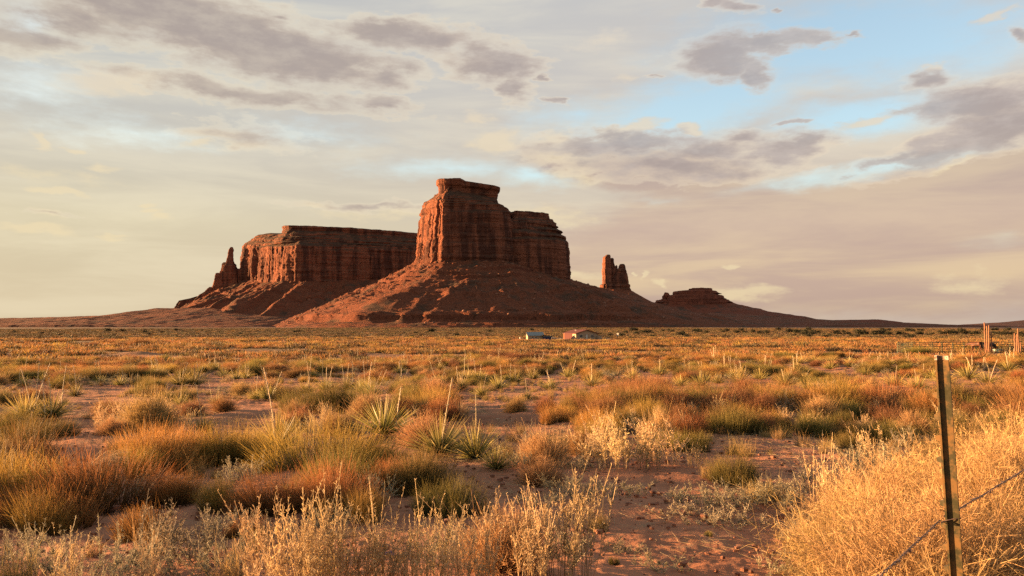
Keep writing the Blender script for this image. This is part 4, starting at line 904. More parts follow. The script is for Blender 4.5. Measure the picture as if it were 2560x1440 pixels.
KIN = [('broom', .20, 1.9), ('green', .20, 1.7), ('rust', .12, 1.8), ('round', .12, 1.2), ('grey', .13, 1.3), ('low', .09, 1.2), ('yucca', .07, .45), ('pale', .07, 1.2)]
def scatter_random():
    r = np.random.default_rng(5)
    HY = [(*to_px(p['x'], p['y'], gz(p['x'], p['y'])), p['s'] * .55 / p['y'] * 1920) for p in PLANTS if p['kind'] == 'yucca' and p['hand']]
    hx = np.array([(p['x'], p['y'], p['s'] * SIZE[p['kind']]) for p in PLANTS])
    for d0, d1, dens in ((4.6, 9, 1.0), (9, 18, 1.9), (18, 36, 1.7), (36, 80, 1.15)):
        half = R(52); area = half * (d1 * d1 - d0 * d0); n = int(area * dens)
        rad = np.sqrt(d0 ** 2 + r.random(n) * (d1 ** 2 - d0 ** 2)); th = (r.random(n) * 2 - 1) * half
        X, Yy = rad * np.sin(th), rad * np.cos(th)
        clump = fbm(X / 4., Yy / 4., 1., 3); kn = [vnoise(X / 7. + 20 * i, Yy / 7., i * 3.3) for i in range(len(KIN))]
        for i in range(n):
            if clump[i] < -.34 + .16 * r.random(): continue
            x, y = float(X[i]), float(Yy[i]); z = gz(x, y); px, py = to_px(x, y, z)
            if is_open(px, py) or (1100 < px < 2000 and py > 1230) or (py > 1290 and px > 900): continue
            if py > 1240 and 0 < px < 1100 and r.random() < .6: continue
            if np.min((hx[:, 0] - x) ** 2 + (hx[:, 1] - y) ** 2 - (.33 * hx[:, 2]) ** 2) < 0.02: continue
            if y < 12 and x > 1.5: continue
            if y < 9 and x < -.3 and -30 < px < 1500 and py > 1330: continue
            if 820 < px < 1320 and 1010 < py < 1235 and y < 16: continue
            if y < 8 and px <= -30 and r.random() < .7: continue
            if any(abs(px - a) < 1.1 * h_ + 12 and py > b_ - .3 * h_ and py - 1920 / y * .5 < b_ - .12 * h_ for a, b_, h_ in HY): continue
            wts = np.array([k[1] * math.exp(2.6 * kn[j][i]) for j, k in enumerate(KIN)]); wts /= wts.sum()
            k = KIN[int(r.choice(len(KIN), p=wts))][0]
            if k == 'yucca' and y < 22: k = 'green'
            s = (.55 + .6 * r.random()) * (1.0 if d1 < 30 else 1.1)
            if d1 > 50 and k in ('low', 'pale'): continue
            PLANTS.append(dict(kind=k, x=x, y=y, s=s, w=1. + .5 * r.random() * (d0 > 15), label=None, stalks=int(r.choice([0, 0, 1, 1, 2, 3])), sh=None, hand=False))
scatter_random()

# the golden bank of tumbleweeds blown against the fence
FD = Vector((.67, .74)).normalized(); FN = Vector((FD.y, -FD.x))     # along the fence, and towards the camera's side
POST_D = 1.95; POST = Vector((pix(2367, 1290, POST_D)[0], POST_D))
TW = []
r_ = np.random.default_rng(77)
for layer, (z0, o0, o1, f0, f1, n) in enumerate(((-.1, .3, .8, .85, 6.5, 31), (.12, .3, .65, 1.6, 7., 22), (.32, .3, .45, 3.2, 8.0, 12))):
    for i in range(n):
        f = f0 + (f1 - f0) * (i + .5 * r_.random()) / n; o = o0 + (o1 - o0) * r_.random()
        p = POST + FD * f - FN * (.0 + o)
        TW.append((p.x, p.y, z0 + .08 * r_.random() - .1 * (o > .9), .5 + .26 * r_.random(), i))
for (px, py, s) in [(2140, 1440, .62), (2170, 1400, .6), (2220, 1350, .7), (2140, 1500, .8), (2290, 1260, .62), (2380, 1220, .66), (2480, 1180, .75), (2240, 1310, .62)]:
    x, y = on_ground(px, py); TW.append((x, y, -.05, s, 0))

# ------------------------------------------------------------------ plants as objects
SIDE = lambda px: 'far left' if px < 430 else 'left' if px < 860 else 'centre left' if px < 1280 else 'centre right' if px < 1710 else 'right' if px < 2140 else 'far right'
DEPTH = lambda d: 'near foreground' if d < 8 else 'foreground' if d < 13 else 'nearer midground' if d < 22 else 'midground' if d < 30 else 'farther midground' if d < 42 else 'far scrub' if d < 60 else 'farthest scrub'
LOOK = {'broom': ('orange-tipped olive broom shrub', 'olive broom shrubs'), 'green': ('yellow-green joint-fir shrub', 'green joint-fir shrubs'), 'rust': ('rust-brown rounded brush', 'rust brown brush'), 'round': ('rounded golden rabbit brush', 'golden rabbit brush'),
        'pale': ('pale spiky dry weed', 'pale spiky weeds'), 'grey': ('grey branching dry weed', 'grey dry weeds'), 'upright': ('tall golden dry weed', 'golden weeds by the tumbleweed bank'), 'low': ('low grey weed mat', 'low weed mats'), 'yucca': ('spiky green yucca', 'yuccas')}
MARKS = [('the left yucca pair', 95, 1050), ('the lone tall stalk', 510, 1050), ('the tall narrow yucca', 692, 1110), ('the pale golden yucca', 960, 1080), ('the centre yucca', 1100, 1120), ('the leaning-stalk yucca', 1190, 1140), ('the sunlit pale bush', 1580, 1160),
         ('the fence post', 2380, 1200), ('the tumbleweed bank', 2080, 1400), ('the big central clump', 850, 1200), ('the blue plastic scrap', 966, 1390), ('the peach brush ball', 1265, 1420), ('the big left clump', 180, 1270), ('the bare sand', 1640, 1340), ('the lone olive shrub', 1828, 1208),
         ('the lone orange bush', 2052, 1055), ('the tall fuzzy bush', 375, 1085), ('the green grassy clump', 820, 1030), ('the lower left corner', 20, 1430)]
def near_mark(px, py):
    n, a, b_ = min(MARKS, key=lambda m: (m[1] - px) ** 2 + (1.6 * (m[2] - py)) ** 2)
    dx, dy = px - a, (py - b_) * 1.6
    r_ = math.hypot(dx, dy); w = 'just ' if r_ < 70 else '' if r_ < 170 else 'well '
    if n == 'the bare sand' and r_ < 200: return 'on the bare sand'
    return w + (('left of ' if dx < 0 else 'right of ') if abs(dx) > abs(dy) else ('behind ' if dy < 0 else 'in front of ')) + n
STUFF = []
def make_plants():
    r = np.random.default_rng(9)
    byk = {}
    for p in PLANTS:
        p['z'] = gz(p['x'], p['y']); p['px'], p['py'] = to_px(p['x'], p['y'], p['z'])
        byk.setdefault(p['kind'], []).append(p)
    LIM = {'broom': 270, 'green': 270, 'rust': 220, 'round': 200, 'pale': 200, 'grey': 240, 'upright': 60, 'low': 150, 'yucca': 220}
    for k, L in byk.items():
        vis = [p for p in L if -30 < p['px'] < 2590]; out = [p for p in L if not (-30 < p['px'] < 2590)]
        vis.sort(key=lambda p: (-p['hand'], -p['s'] / p['y']))
        for p in vis[LIM[k]:] + out: STUFF.append(p)
        for p in vis[:LIM[k]]:
            nm, cat = NAME[k]; look, grp = LOOK[k]
            rz = float(r.random() * 6.28); s = p['s']; sc = (s * p['w'], s * p['w'], s)
            if not p['label']:
                where = near_mark(p['px'], p['py']) if p['y'] < 19 else f"in the {DEPTH(p['y'])} at the {SIDE(p['px'])}"
                if k == 'yucca':
                    n = p['stalks'] or 0
                    lab = f"{look} {['without a stalk', 'with one pale stalk', 'with two pale stalks', 'with three pale stalks'][min(n, 3)]} {where}"
                else: lab = f"{look} {where}"
                if p['w'] > 1.35: lab = lab.replace(look, 'wide ' + look)
                elif s < .6: lab = lab.replace(look, 'tiny ' + look)
                elif s < .8: lab = lab.replace(look, 'small ' + look)
            else: lab = p['label']
            if k == 'yucca':
                root = empty('yucca', (p['x'], p['y'], p['z'] - .02), rz); tag(root, lab, cat, grp)
                i = int(r.integers(0, 4))
                link('leaves', PROTO['leaves'][i], None, root, None, 0, (p['w'] * s * 1.05, p['w'] * s * 1.05, s * 1.05))
                if p['y'] < 30: link('dead_leaves', PROTO['dead'][i % 2], None, root, None, 0, (s, s, s))
                for q in range(p['stalks'] or 0):
                    sh = (p['sh'] or s * (.75 + .35 * r.random())) * (1 if q == 0 else .75 + .25 * r.random()) / .95
                    wd = max(s * .9, .5) * (1 + .02 * p['y'])
                    a = r.random() * 6.28; q_ = 0 if (p['stalks'] == 1) else .16 * s
                    link('flower_stalk', PROTO['stalk'][int(r.integers(0, 6))], None, root, (q_ * math.cos(a), q_ * math.sin(a), 0), float(r.random() * 6.28), (wd, wd, sh))
            else:
                o = link(nm, PROTO[k][int(r.integers(0, len(PROTO[k])))], None, None, (p['x'], p['y'], p['z']), rz, sc)
                tag(o, lab, cat, grp)
make_plants()
for i, (x, y, z, s, k) in enumerate(TW):
    zz = gz(x, y) + z
    px, py = to_px(x, y, zz + .4); 
    where = 'base' if z < .2 else 'middle' if z < .55 else 'top'
    rel = 'right of the fence post' if px > 2390 else 'left of the fence post'
    o = link('tumbleweed', PROTO['tumble'][i % 4], None, None, (x, y, zz), float(r_.random() * 6.28), s)
    o.rotation_euler = (float(r_.random() * .5), float(r_.random() * .5), float(r_.random() * 6.28))
    dd = 'nearest' if y < 3.2 else 'middle' if y < 5.2 else 'farthest'
    tag(o, f"golden dry tumbleweed at the {where} of the bank, {dd} stretch, {rel}", 'tumbleweed', 'tumbleweeds banked against the fence')

# ------------------------------------------------------------------ stuff: scattered through geometry nodes
def scatter(name, protos, P, rz, sc, idx, label=None):
    """one object; every point of P carries an instance of one of the prototype meshes"""
    src = bpy.data.collections.new(name + '_source')
    for i, me in enumerate(protos):
        o = bpy.data.objects.new(f'{name}_source', me); src.objects.link(o)
    me = bpy.data.meshes.new(name); me.vertices.add(len(P)); me.vertices.foreach_set('co', np.ascontiguousarray(P, dtype=np.float32).ravel())
    for an, ty, dat in (('rz', 'FLOAT', rz), ('idx', 'INT', idx)):
        at = me.attributes.new(an, ty, 'POINT'); at.data.foreach_set('value', np.ascontiguousarray(dat, dtype=np.float32 if ty == 'FLOAT' else np.int32))
    at = me.attributes.new('sc', 'FLOAT_VECTOR', 'POINT'); at.data.foreach_set('vector', np.ascontiguousarray(sc, dtype=np.float32).ravel())
    o = link(name, me); tag(o, label, None, None, 'stuff')
    g = bpy.data.node_groups.new(name + '_nodes', 'GeometryNodeTree')
    g.interface.new_socket('Geometry', in_out='INPUT', socket_type='NodeSocketGeometry'); g.interface.new_socket('Geometry', in_out='OUTPUT', socket_type='NodeSocketGeometry')
    n = g.nodes; gi = n.new('NodeGroupInput'); go = n.new('NodeGroupOutput')
    ci = n.new('GeometryNodeCollectionInfo'); ci.inputs['Collection'].default_value = src; ci.inputs['Separate Children'].default_value = True; ci.inputs['Reset Children'].default_value = True
    ip = n.new('GeometryNodeInstanceOnPoints'); ip.inputs['Pick Instance'].default_value = True
    def attr(nm, ty):
        a = n.new('GeometryNodeInputNamedAttribute'); a.data_type = ty; a.inputs['Name'].default_value = nm
        return [s for s in a.outputs if s.enabled and s.name == 'Attribute'][0]
    cx = n.new('ShaderNodeCombineXYZ'); g.links.new(attr('rz', 'FLOAT'), cx.inputs[2])
    g.links.new(gi.outputs[0], ip.inputs['Points']); g.links.new(ci.outputs[0], ip.inputs['Instance'])
    g.links.new(attr('idx', 'INT'), ip.inputs['Instance Index']); g.links.new(cx.outputs[0], ip.inputs['Rotation']); g.links.new(attr('sc', 'FLOAT_VECTOR'), ip.inputs['Scale'])
    g.links.new(ip.outputs[0], go.inputs[0])
    md = o.modifiers.new('scatter', 'NODES'); md.node_group = g
    return o
def wedge(r, d0, d1, dens, half=R(50)):
    n = int(half * (d1 * d1 - d0 * d0) * dens); rad = np.sqrt(d0 ** 2 + r.random(n) * (d1 ** 2 - d0 ** 2)); th = (r.random(n) * 2 - 1) * half
    return rad * np.sin(th), rad * np.cos(th)
def open_mask(X, Yy, k=1.):
    px, py = to_px(X, Yy, ground_z(X, Yy)); m = np.zeros(len(X), bool)
    for a, c, b_, d in OPEN: m |= ((px - a) / (b_ * k)) ** 2 + ((py - c) / (d * k)) ** 2 < 1
    return m | ((px > 1150) & (px < 1950) & (py > 1260))
def build_stuff():
    r = np.random.default_rng(21)
    # leftover shrubs of the individual kinds
    ks = ['broom', 'green', 'rust', 'round', 'grey', 'pale', 'low']; protos = []; base = {}
    for k in ks: base[k] = len(protos); protos += PROTO[k][:3]
    base['yucca'] = len(protos); protos += PROTO['leaves'][:3]
    if STUFF:
        P = np.array([(p['x'], p['y'], p['z']) for p in STUFF]); s = np.array([p['s'] for p in STUFF]); w = np.array([p['w'] for p in STUFF])
        idx = np.array([base[p['kind']] for p in STUFF]) + r.integers(0, 3, len(STUFF))
        scatter('scrub', protos, P, r.random(len(P)) * 6.28, np.stack([s * w, s * w, s], 1), idx, 'mixed desert scrub filling the middle distance between the larger shrubs')
    # dry grass between the shrubs
    Xs, Ys = [], []
    for d0, d1, dens in ((4.4, 12, 4.), (12, 30, 4.), (30, 80, 2.6)):
        X, Yy = wedge(r, d0, d1, dens); k = fbm(X / 2.6, Yy / 2.6, 8., 3); m = (k > -.05) & ~open_mask(X, Yy, .9)
        Xs.append(X[m]); Ys.append(Yy[m])
    X = np.concatenate(Xs); Yy = np.concatenate(Ys); Z = ground_z(X, Yy); s = .35 + .75 * r.random(len(X)) ** 1.5
    scatter('dry_grass', PROTO['grass'] + [mk_grass(300 + i, PM['grey'], n=90, H=.2, rad=.12, spread=1.1) for i in range(2)], np.stack([X, Yy, Z], 1), r.random(len(X)) * 6.28, np.stack([s * 1.2, s * 1.2, s], 1), r.integers(0, 6, len(X)), 'short dry grass tufts growing between the shrubs')
    # straw lying on the sand
    def mk_litter(seed, n=46):
        b = Blades(seed); q = b.r; B = np.concatenate([q.normal(size=(n, 2)) * .22, .006 + .02 * q.random((n, 1))], 1); a = q.random(n) * 6.28
        D = np.stack([np.cos(a), np.sin(a), .06 * q.normal(size=n)], 1); b.strips(B, D, .05 + .16 * q.random(n), .003, segs=3, bend=q.normal(size=(n, 3)) * np.array([.3, .3, .05]))
        return b.mesh('straw', PM['litter'])
    def mk_stones(seed):
        q = np.random.default_rng(seed); V = MB()
        for i in range(9):
            x, y = q.normal(size=2) * .3; s = .006 + .016 * q.random() ** 2
            V.add([(x + s * math.cos(a) * (.7 + .6 * q.random()), y + s * math.sin(a) * (.7 + .6 * q.random()), zz * s) for zz, rr in ((-.3, 1), (.5, .9)) for a in np.linspace(0, 6.28, 6)[:5]] + [(x, y, s * .8)],
                  [(i_, (i_ + 1) % 5, 5 + (i_ + 1) % 5, 5 + i_) for i_ in range(5)] + [(5 + i_, 5 + (i_ + 1) % 5, 10) for i_ in range(5)])
        me = bpy.data.meshes.new('clods'); me.from_pydata(V.V, [], V.F); me.materials.append(CLOD); return me
    CLOD = plain('clods', (.16, .07, .042), .95, 0, .4, 40)
    X, Yy = wedge(r, 3.2, 22, 5.5, R(42)); k = fbm(X / 1.6, Yy / 1.6, 3., 3); m = k > -.25; X, Yy = X[m], Yy[m]
    s = .5 + .8 * r.random(len(X))
    scatter('straw_litter', [mk_litter(i) for i in range(4)], np.stack([X, Yy, ground_z(X, Yy)], 1), r.random(len(X)) * 6.28, np.stack([s, s, s], 1), r.integers(0, 4, len(X)), 'broken straw and twigs lying on the red sand')
    X, Yy = wedge(r, 3.2, 16, 7, R(42)); s = .5 + 1.2 * r.random(len(X)) ** 2
    scatter('sand_clods', [mk_stones(i) for i in range(4)], np.stack([X, Yy, ground_z(X, Yy)], 1), r.random(len(X)) * 6.28, np.stack([s, s, s], 1), r.integers(0, 4, len(X)), 'small clods and pebbles on the bare sand')
    # far scrub: golden clumps, then grey brown sage out to the buttes
    def far_clump(seed, mat, n, H, rad, w):
        b = Blades(seed); q = b.r; B = basal(q, n, rad); D = dirs(q, n, .8)
        b.strips(B, D, H * (.5 + .6 * q.random(n)), w, segs=2, bend=q.normal(size=(n, 3)) * .15, tip=.4); return b.mesh('far_clump', mat)
    G = [far_clump(400 + i, PM['gold'], 70, .55, .42, .035) for i in range(3)] + [far_clump(410 + i, PM['broom'], 80, .6, .45, .035) for i in range(2)] + [far_clump(420 + i, PM['rust'], 70, .5, .5, .04) for i in range(2)] + [far_clump(430 + i, PM['straw'], 60, .4, .4, .03) for i in range(2)] + [far_clump(435 + i, PM['sage'], 90, .65, .6, .05) for i in range(2)]
    wt = np.array([.11, .11, .08, .14, .12, .09, .08, .07, .06, .07, .07]); wt /= wt.sum()
    Xs, Ys, Ss = [], [], []
    for d0, d1, dens, sz in ((70, 150, .5, 1.1), (150, 360, .17, 1.7)):
        X, Yy = wedge(r, d0, d1, dens, R(44)); k = fbm(X / 16., Yy / 16., 4., 3); m = k > -.12; Xs.append(X[m]); Ys.append(Yy[m]); Ss.append(np.full(m.sum(), sz))
    X, Yy, S_ = map(np.concatenate, (Xs, Ys, Ss)); s = S_ * (.6 + .7 * r.random(len(X)))
    hx = (X > xcol(1270, 290)) & (X < xcol(1560, 290)) & (Yy > 262) & (Yy < 330); X, Yy, s = X[~hx], Yy[~hx], s[~hx]
    scatter('far_scrub', G, np.stack([X, Yy, ground_z(X, Yy)], 1), r.random(len(X)) * 6.28, np.stack([s * 1.4, s * 1.4, s * .8], 1), r.choice(11, len(X), p=wt), 'golden scrub covering the plain as far as the houses')
    F_ = [far_clump(440 + i, PM['sage'], 60, .9, .9, .12) for i in range(3)] + [far_clump(450 + i, PM['gold'], 50, .7, .9, .10) for i in range(2)]
    X, Yy = wedge(r, 350, 1350, .028, R(40)); s = .7 + .9 * r.random(len(X))
    scatter('distant_sage', F_, np.stack([X, Yy, ground_z(X, Yy)], 1), r.random(len(X)) * 6.28, np.stack([s * 1.6, s * 1.6, s * .7], 1), r.choice(5, len(X), p=[.26, .24, .2, .15, .15]), 'grey brown sage on the flats below the buttes')
build_stuff()

# ------------------------------------------------------------------ fence post and barbed wire
def steel_mat(name, c1, c2, metal=.3, rough=.55, sc=30):
    m, N, b = mat_new(name); g = N.n('ShaderNodeTexCoord'); v = g.outputs['Object']
    n = N.noise(v, sc, 6, .7); k = N.mapr(n, .42, .62)
    N.L.new(N.mix(k, c1, c2), b.inputs['Base Color']); b.inputs['Metallic'].default_value = metal; N.L.new(N.mapr(n, .3, .7, rough - .15, rough + .25), b.inputs['Roughness'])
    b.inputs['Specular IOR Level'].default_value = .4
    bp = N.n('ShaderNodeBump'); bp.inputs['Strength'].default_value = .25; bp.inputs['Distance'].default_value = .002; N.L.new(n, bp.inputs['Height']); N.L.new(bp.outputs[0], b.inputs['Normal'])
    return m
M['post'] = steel_mat('weathered_green_post', (.035, .032, .012), (.13, .07, .02))
M['post_tip'] = steel_mat('worn_white_paint', (.5, .44, .36), (.12, .07, .04), 0., .7, 60)
M['wire'] = steel_mat('rusty_wire', (.10, .075, .065), (.16, .10, .075), .6, .5, 90)
def build_fence():
    gx, gy = POST.x, POST.y
    base = gz(gx, gy); top_z = pix(2340, 887, POST_D)[1]; H = top_z - base + .0
    root = empty('fence_post', (gx, gy, base)); tag(root, 'dark steel T-shaped fence post with a worn white tip, leaning a little left', 'fence post')
    root.rotation_euler = (0, -.038, 0)
    sh = .038 * (EYE - .48 - base)      # keep the post at its place at wire height
    root.location.x += sh
    f = FD; n = FN; t = .0035
    def bar(m, f0, f1, n0, n1, z0, z1, ch=0):
        P = [(f0, n0), (f1, n0), (f1, n1), (f0, n1)]
        V = [(f.x * a + n.x * b, f.y * a + n.y * b, z) for z in (z0, z1) for a, b in P]
        m.add(V, [(3, 2, 1, 0), (4, 5, 6, 7), (0, 1, 5, 4), (1, 2, 6, 5), (2, 3, 7, 6), (3, 0, 4, 7)])
    b1 = MB(); bar(b1, -.009, .009, -.002, .0025, -.45, H - .012); b1.build('flange', M['post'], root)
    b2 = MB(); bar(b2, -.0022, .0022, .0028, .027, -.45, H - .012); bar(b2, -.0033, .0033, .0255, .0285, -.45, H - .03); b2.build('spine', M['post'], root)
    b3 = MB(); bar(b3, -.0095, .0095, -.0026, .0031, H - .0118, H); bar(b3, -.003, .003, .0034, .0275, H - .0118, H - .0015); b3.build('white_tip', M['post_tip'], root)
    z = H - .10
    while z > .05:
        s = MB(); 
        P = [(-.006, -.0022), (.006, -.0022), (.005, -.013), (-.005, -.013)]
        V = [(f.x * a + n.x * b, f.y * a + n.y * b, z + dz * (1 if b > -.01 else .5)) for dz in (-.009, .009) for a, b in P]
        s.add(V, [(3, 2, 1, 0), (4, 5, 6, 7), (0, 1, 5, 4), (1, 2, 6, 5), (2, 3, 7, 6), (3, 0, 4, 7)]); s.build('stud', M['post'], root); z -= .054
    tie = MB(); zt = EYE - .482 - base
    loop = [(-.03, -.006, -.004), (-.0125, -.004, -.003), (-.0105, .005, 0), (-.006, .018, .004), (.0, .0305, .006), (.008, .022, .008), (.0115, .006, .010), (.012, -.004, .010), (.008, -.008, .006)]
    tie.tube([(f.x * a + n.x * b, f.y * a + n.y * b, zt + c) for a, b, c in loop], .0014, 6); tie.build('tie_wire', M['wire'], root)
    # barbed wire: two strands twisted, barbs every 10 cm
    def strand(m, ph, rad, a, b, step=.006):
        pts = []; L = (b - a).length; d = (b - a).normalized(); u = d.cross(Vector((0, 0, 1))).normalized(); w = d.cross(u)
        k = int(L / step)
        for i in range(k + 1):
            s = i * step; c = a + d * s; q = s / .045 * 6.283 + ph
            sag = -.05 * math.sin(math.pi * min(1, s / L)) ; kink = .0035 * math.sin(s * 23) + .003 * math.sin(s * 9.1 + 1)
            pts.append(c + Vector((0, 0, sag + kink)) + u * (math.cos(q) * .0021 + kink) + w * math.sin(q) * .0021)
        m.tube(pts, rad, 5); return pts
    w = MB(); p0 = Vector((POST.x, POST.y, EYE - .482)) - Vector((n.x, n.y, 0)) * .008
    fv = Vector((f.x, f.y, 0))
    for a, b in ((p0 - fv * 3.2, p0 + Vector((0, 0, 0))), (p0, p0 + fv * 4.4)):
        b = b.copy(); 
        P1 = strand(w, 0, .00125, a, b); strand(w, math.pi, .00125, a, b)
        q = np.random.default_rng(3)
        for i in range(6, len(P1) - 4, 17):
            c = P1[i]
            for s_ in (1, -1):
                for j in range(2):
                    d = Vector(q.normal(size=3)); d = (d - fv * d.dot(fv)).normalized()
                    w.tube([c + fv * .002 * j, c + d * .013 * s_ + fv * .004 * (j * 2 - 1)], [.0012, .0005], 4)
            w.tube([c - fv * .005, c + fv * .005], .0038, 6)
    o = w.build('barbed_wire', M['wire']); tag(o, 'single strand of rusty barbed wire tied to the steel fence post', 'wire')
    o['label'] = 'rusty twisted barbed wire crossing the tumbleweeds behind the steel fence post'
build_fence()

# ------------------------------------------------------------------ homestead on the plain
M['cream'] = plain('cream_wall', (.30, .22, .155), .9, 0, .08, 2); M['redwall'] = plain('red_panel', (.05, .006, .004), .8, 0, .15, 2); M['redroof'] = plain('red_roof', (.075, .018, .012), .8, 0, .2, 3)
M['trim'] = plain('brown_trim', (.16, .06, .03), .8); M['white'] = plain('white_paint', (.42, .39, .34), .6, 0, .06, 3); M['glass'] = plain('window_glass', (.03, .035, .04), .2, 0, .1, 2)
M['metal'] = plain('metal_roof', (.17, .18, .17), .45, .3, .12, 3); M['navy'] = plain('navy_paint', (.02, .025, .07), .6, 0, .2, 3); M['dark'] = plain('dark_stuff', (.03, .022, .018), .8); M['concrete'] = plain('concrete', (.28, .22, .17), .9)
M['orange'] = plain('orange_board', (.22, .07, .03), .8); M['shade'] = plain('porch_post', (.2, .12, .07), .9)
def gable_house(name, px, D, W, L, hw, hp, rz, label, roof_mat, along='y'):
    x = xcol(px, D); z = gz(x, D) - .15
    root = empty(name, (x, D, z), rz); tag(root, label, 'house'); return root
def mbbox(parent, name, mat, *b): m = MB(); m.box(*b); return m.build(name, mat, parent)
h = gable_house('house', 1467, 300, 9, 14.5, 2.4, 3.9, R(15), 'cream house with red roof and red side wall, larger of the two houses', None)
m = MB(); prof = [(-4.5, -.2), (4.5, -.2), (4.5, 2.5), (0, 3.85), (-4.5, 2.5)]; m.prism(prof, 0, 14.5); m.build('wall', M['cream'], h)
rf = MB()
for s in (-1, 1):
    rf.add([(s * 4.95, -.5, 2.42), (0, -.5, 3.92), (0, 15.0, 3.92), (s * 4.95, 15.0, 2.42), (s * 4.95, -.5, 2.58), (0, -.5, 4.08), (0, 15.0, 4.08), (s * 4.95, 15.0, 2.58)],
           [(3, 2, 1, 0), (4, 5, 6, 7), (0, 1, 5, 4), (1, 2, 6, 5), (2, 3, 7, 6), (3, 0, 4, 7)])
rfo = rf.build('roof', M['redroof'], h)
mbbox(rfo, 'vent_pipe', M['white'], -2.3, -2.15, 6, 6.15, 3.2, 3.95); mbbox(rfo, 'vent_pipe', M['white'], -1.6, -1.45, 9, 9.15, 3.4, 4.1)
fa = MB()
for s in (-1, 1): fa.add([(s * 4.97, -.56, 2.34), (0, -.56, 3.86), (0, -.56, 4.1), (s * 4.97, -.56, 2.6), (s * 4.97, -.505, 2.34), (0, -.505, 3.86), (0, -.505, 4.1), (s * 4.97, -.505, 2.6)], [(3, 2, 1, 0), (4, 5, 6, 7), (0, 1, 5, 4), (1, 2, 6, 5), (2, 3, 7, 6), (3, 0, 4, 7)])
fa.build('barge_board', M['trim'], h)
def window(parent, x0, x1, z0, z1, y=-.03):
    f = mbbox(parent, 'window', M['white'], x0, x1, y - .03, y + .02, z0, z1)
    mid = (x0 + x1) / 2
    mbbox(f, 'pane', M['glass'], x0 + .07, mid - .04, y - .04, y - .031, z0 + .07, z1 - .07); mbbox(f, 'pane', M['glass'], mid + .04, x1 - .07, y - .04, y - .031, z0 + .07, z1 - .07)
window(h, -3.1, -1.8, 1.0, 2.1); window(h, 1.7, 2.9, 1.0, 2.1)
d = mbbox(h, 'door', M['white'], -.55, .4, -.06, -.01, 0, 2.15); mbbox(d, 'door_frame', M['trim'], -.68, -.56, -.07, -.01, 0, 2.25); mbbox(d, 'door_frame', M['trim'], .41, .53, -.07, -.01, 0, 2.25); mbbox(d, 'handle', M['dark'], .22, .3, -.1, -.061, .95, 1.05)
m = MB(); m.box(-4.56, -4.51, 4.2, 13.4, 0, 2.38); m.build('side_panel', M['redwall'], h)['label'] = 'deep red side wall panel'
m = MB(); m.box(-4.66, -4.515, 13.45, 14.45, 0, 2.3); m.build('end_board', M['orange'], h)
m = MB(); m.box(-4.545, -4.51, 1.3, 2.0, 1.2, 2.0); m.build('side_window', M['glass'], h)

sx = xcol(1501, 299); s_ = empty('shed', (sx, 299, gz(sx, 299) - .1), R(20)); tag(s_, 'tiny pale lean-to shed with dark awning just right of the cream house', 'shed')
mbbox(s_, 'wall', M['cream'], -.7, .55, 0, 1.4, 0, 1.75); m = MB(); m.prism([(.3, 1.76), (2.1, 1.35), (2.1, 1.43), (-.75, 1.95), (-.75, 1.86)], -.2, 1.6); m.build('awning', M['dark'], s_); mbbox(s_, 'awning_post', M['shade'], 1.9, 2.0, -.1, 0, 0, 1.36)

x = xcol(1339, 302); g2 = empty('cabin', (x, 302, gz(x, 302) - .1), R(8)); tag(g2, 'small cabin with a pale metal roof left of the cream house', 'cabin')
m = MB(); V = [(-3.1, 0, -.2), (3.1, 0, -.2), (3.1, 4.2, -.2), (-3.1, 4.2, -.2), (-3.1, 0, 1.75), (3.1, 0, 1.75), (3.1, 4.2, 1.75), (-3.1, 4.2, 1.75), (-3.1, 2.1, 2.95), (3.1, 2.1, 2.95)]
m.add(V, [(0, 1, 5, 4), (2, 3, 7, 6), (0, 4, 8, 7, 3), (1, 2, 6, 9, 5), (3, 2, 1, 0)]); m.build('wall', M['cream'], g2)
rf = MB()
for a, b in ((-.35, 2.1), (4.55, 2.1)): rf.add([(-3.4, a, 1.62), (3.4, a, 1.62), (3.4, b, 3.02), (-3.4, b, 3.02), (-3.4, a, 1.7), (3.4, a, 1.7), (3.4, b, 3.1), (-3.4, b, 3.1)], [(3, 2, 1, 0), (4, 5, 6, 7), (0, 1, 5, 4), (1, 2, 6, 5), (2, 3, 7, 6), (3, 0, 4, 7)])
rf.build('roof', M['metal'], g2); window(g2, -1.6, -.8, .6, 1.3); window(g2, -.4, .5, .5, 1.3)
x = xcol(1370, 301); b_ = empty('blue_shed', (x, 301, gz(x, 301) - .1), R(6)); tag(b_, 'low dark blue shed with flat roof joined to the right of the metal-roofed cabin', 'shed')
mbbox(b_, 'wall', M['navy'], -1.9, 1.8, 0, 2.4, 0, 1.35); m = MB(); m.prism([(-2.2, 1.36), (2.1, 1.36), (1.9, 1.5), (-1.9, 2.0), (-2.2, 2.0)], -.15, 2.6); m.build('roof', M['dark'], b_); mbbox(b_, 'trim', M['metal'], -2., 1.95, -.2, -.155, 1.36, 1.52)
x = xcol(1385, 298); t_ = empty('cart', (x, 298, gz(x, 298)), 0); tag(t_, 'small white flatbed cart parked right of the dark blue shed', 'cart')
mbbox(t_, 'bed', M['white'], -.9, .7, 0, 1.1, .55, .85); mbbox(t_, 'drawbar', M['dark'], .71, 1.3, .5, .6, .5, .58)
for q in (-.45, .35): m = MB(); m.tube([(q, -.08, .3), (q, .04, .3)], .3, 16); m.build('wheel', M['dark'], t_)
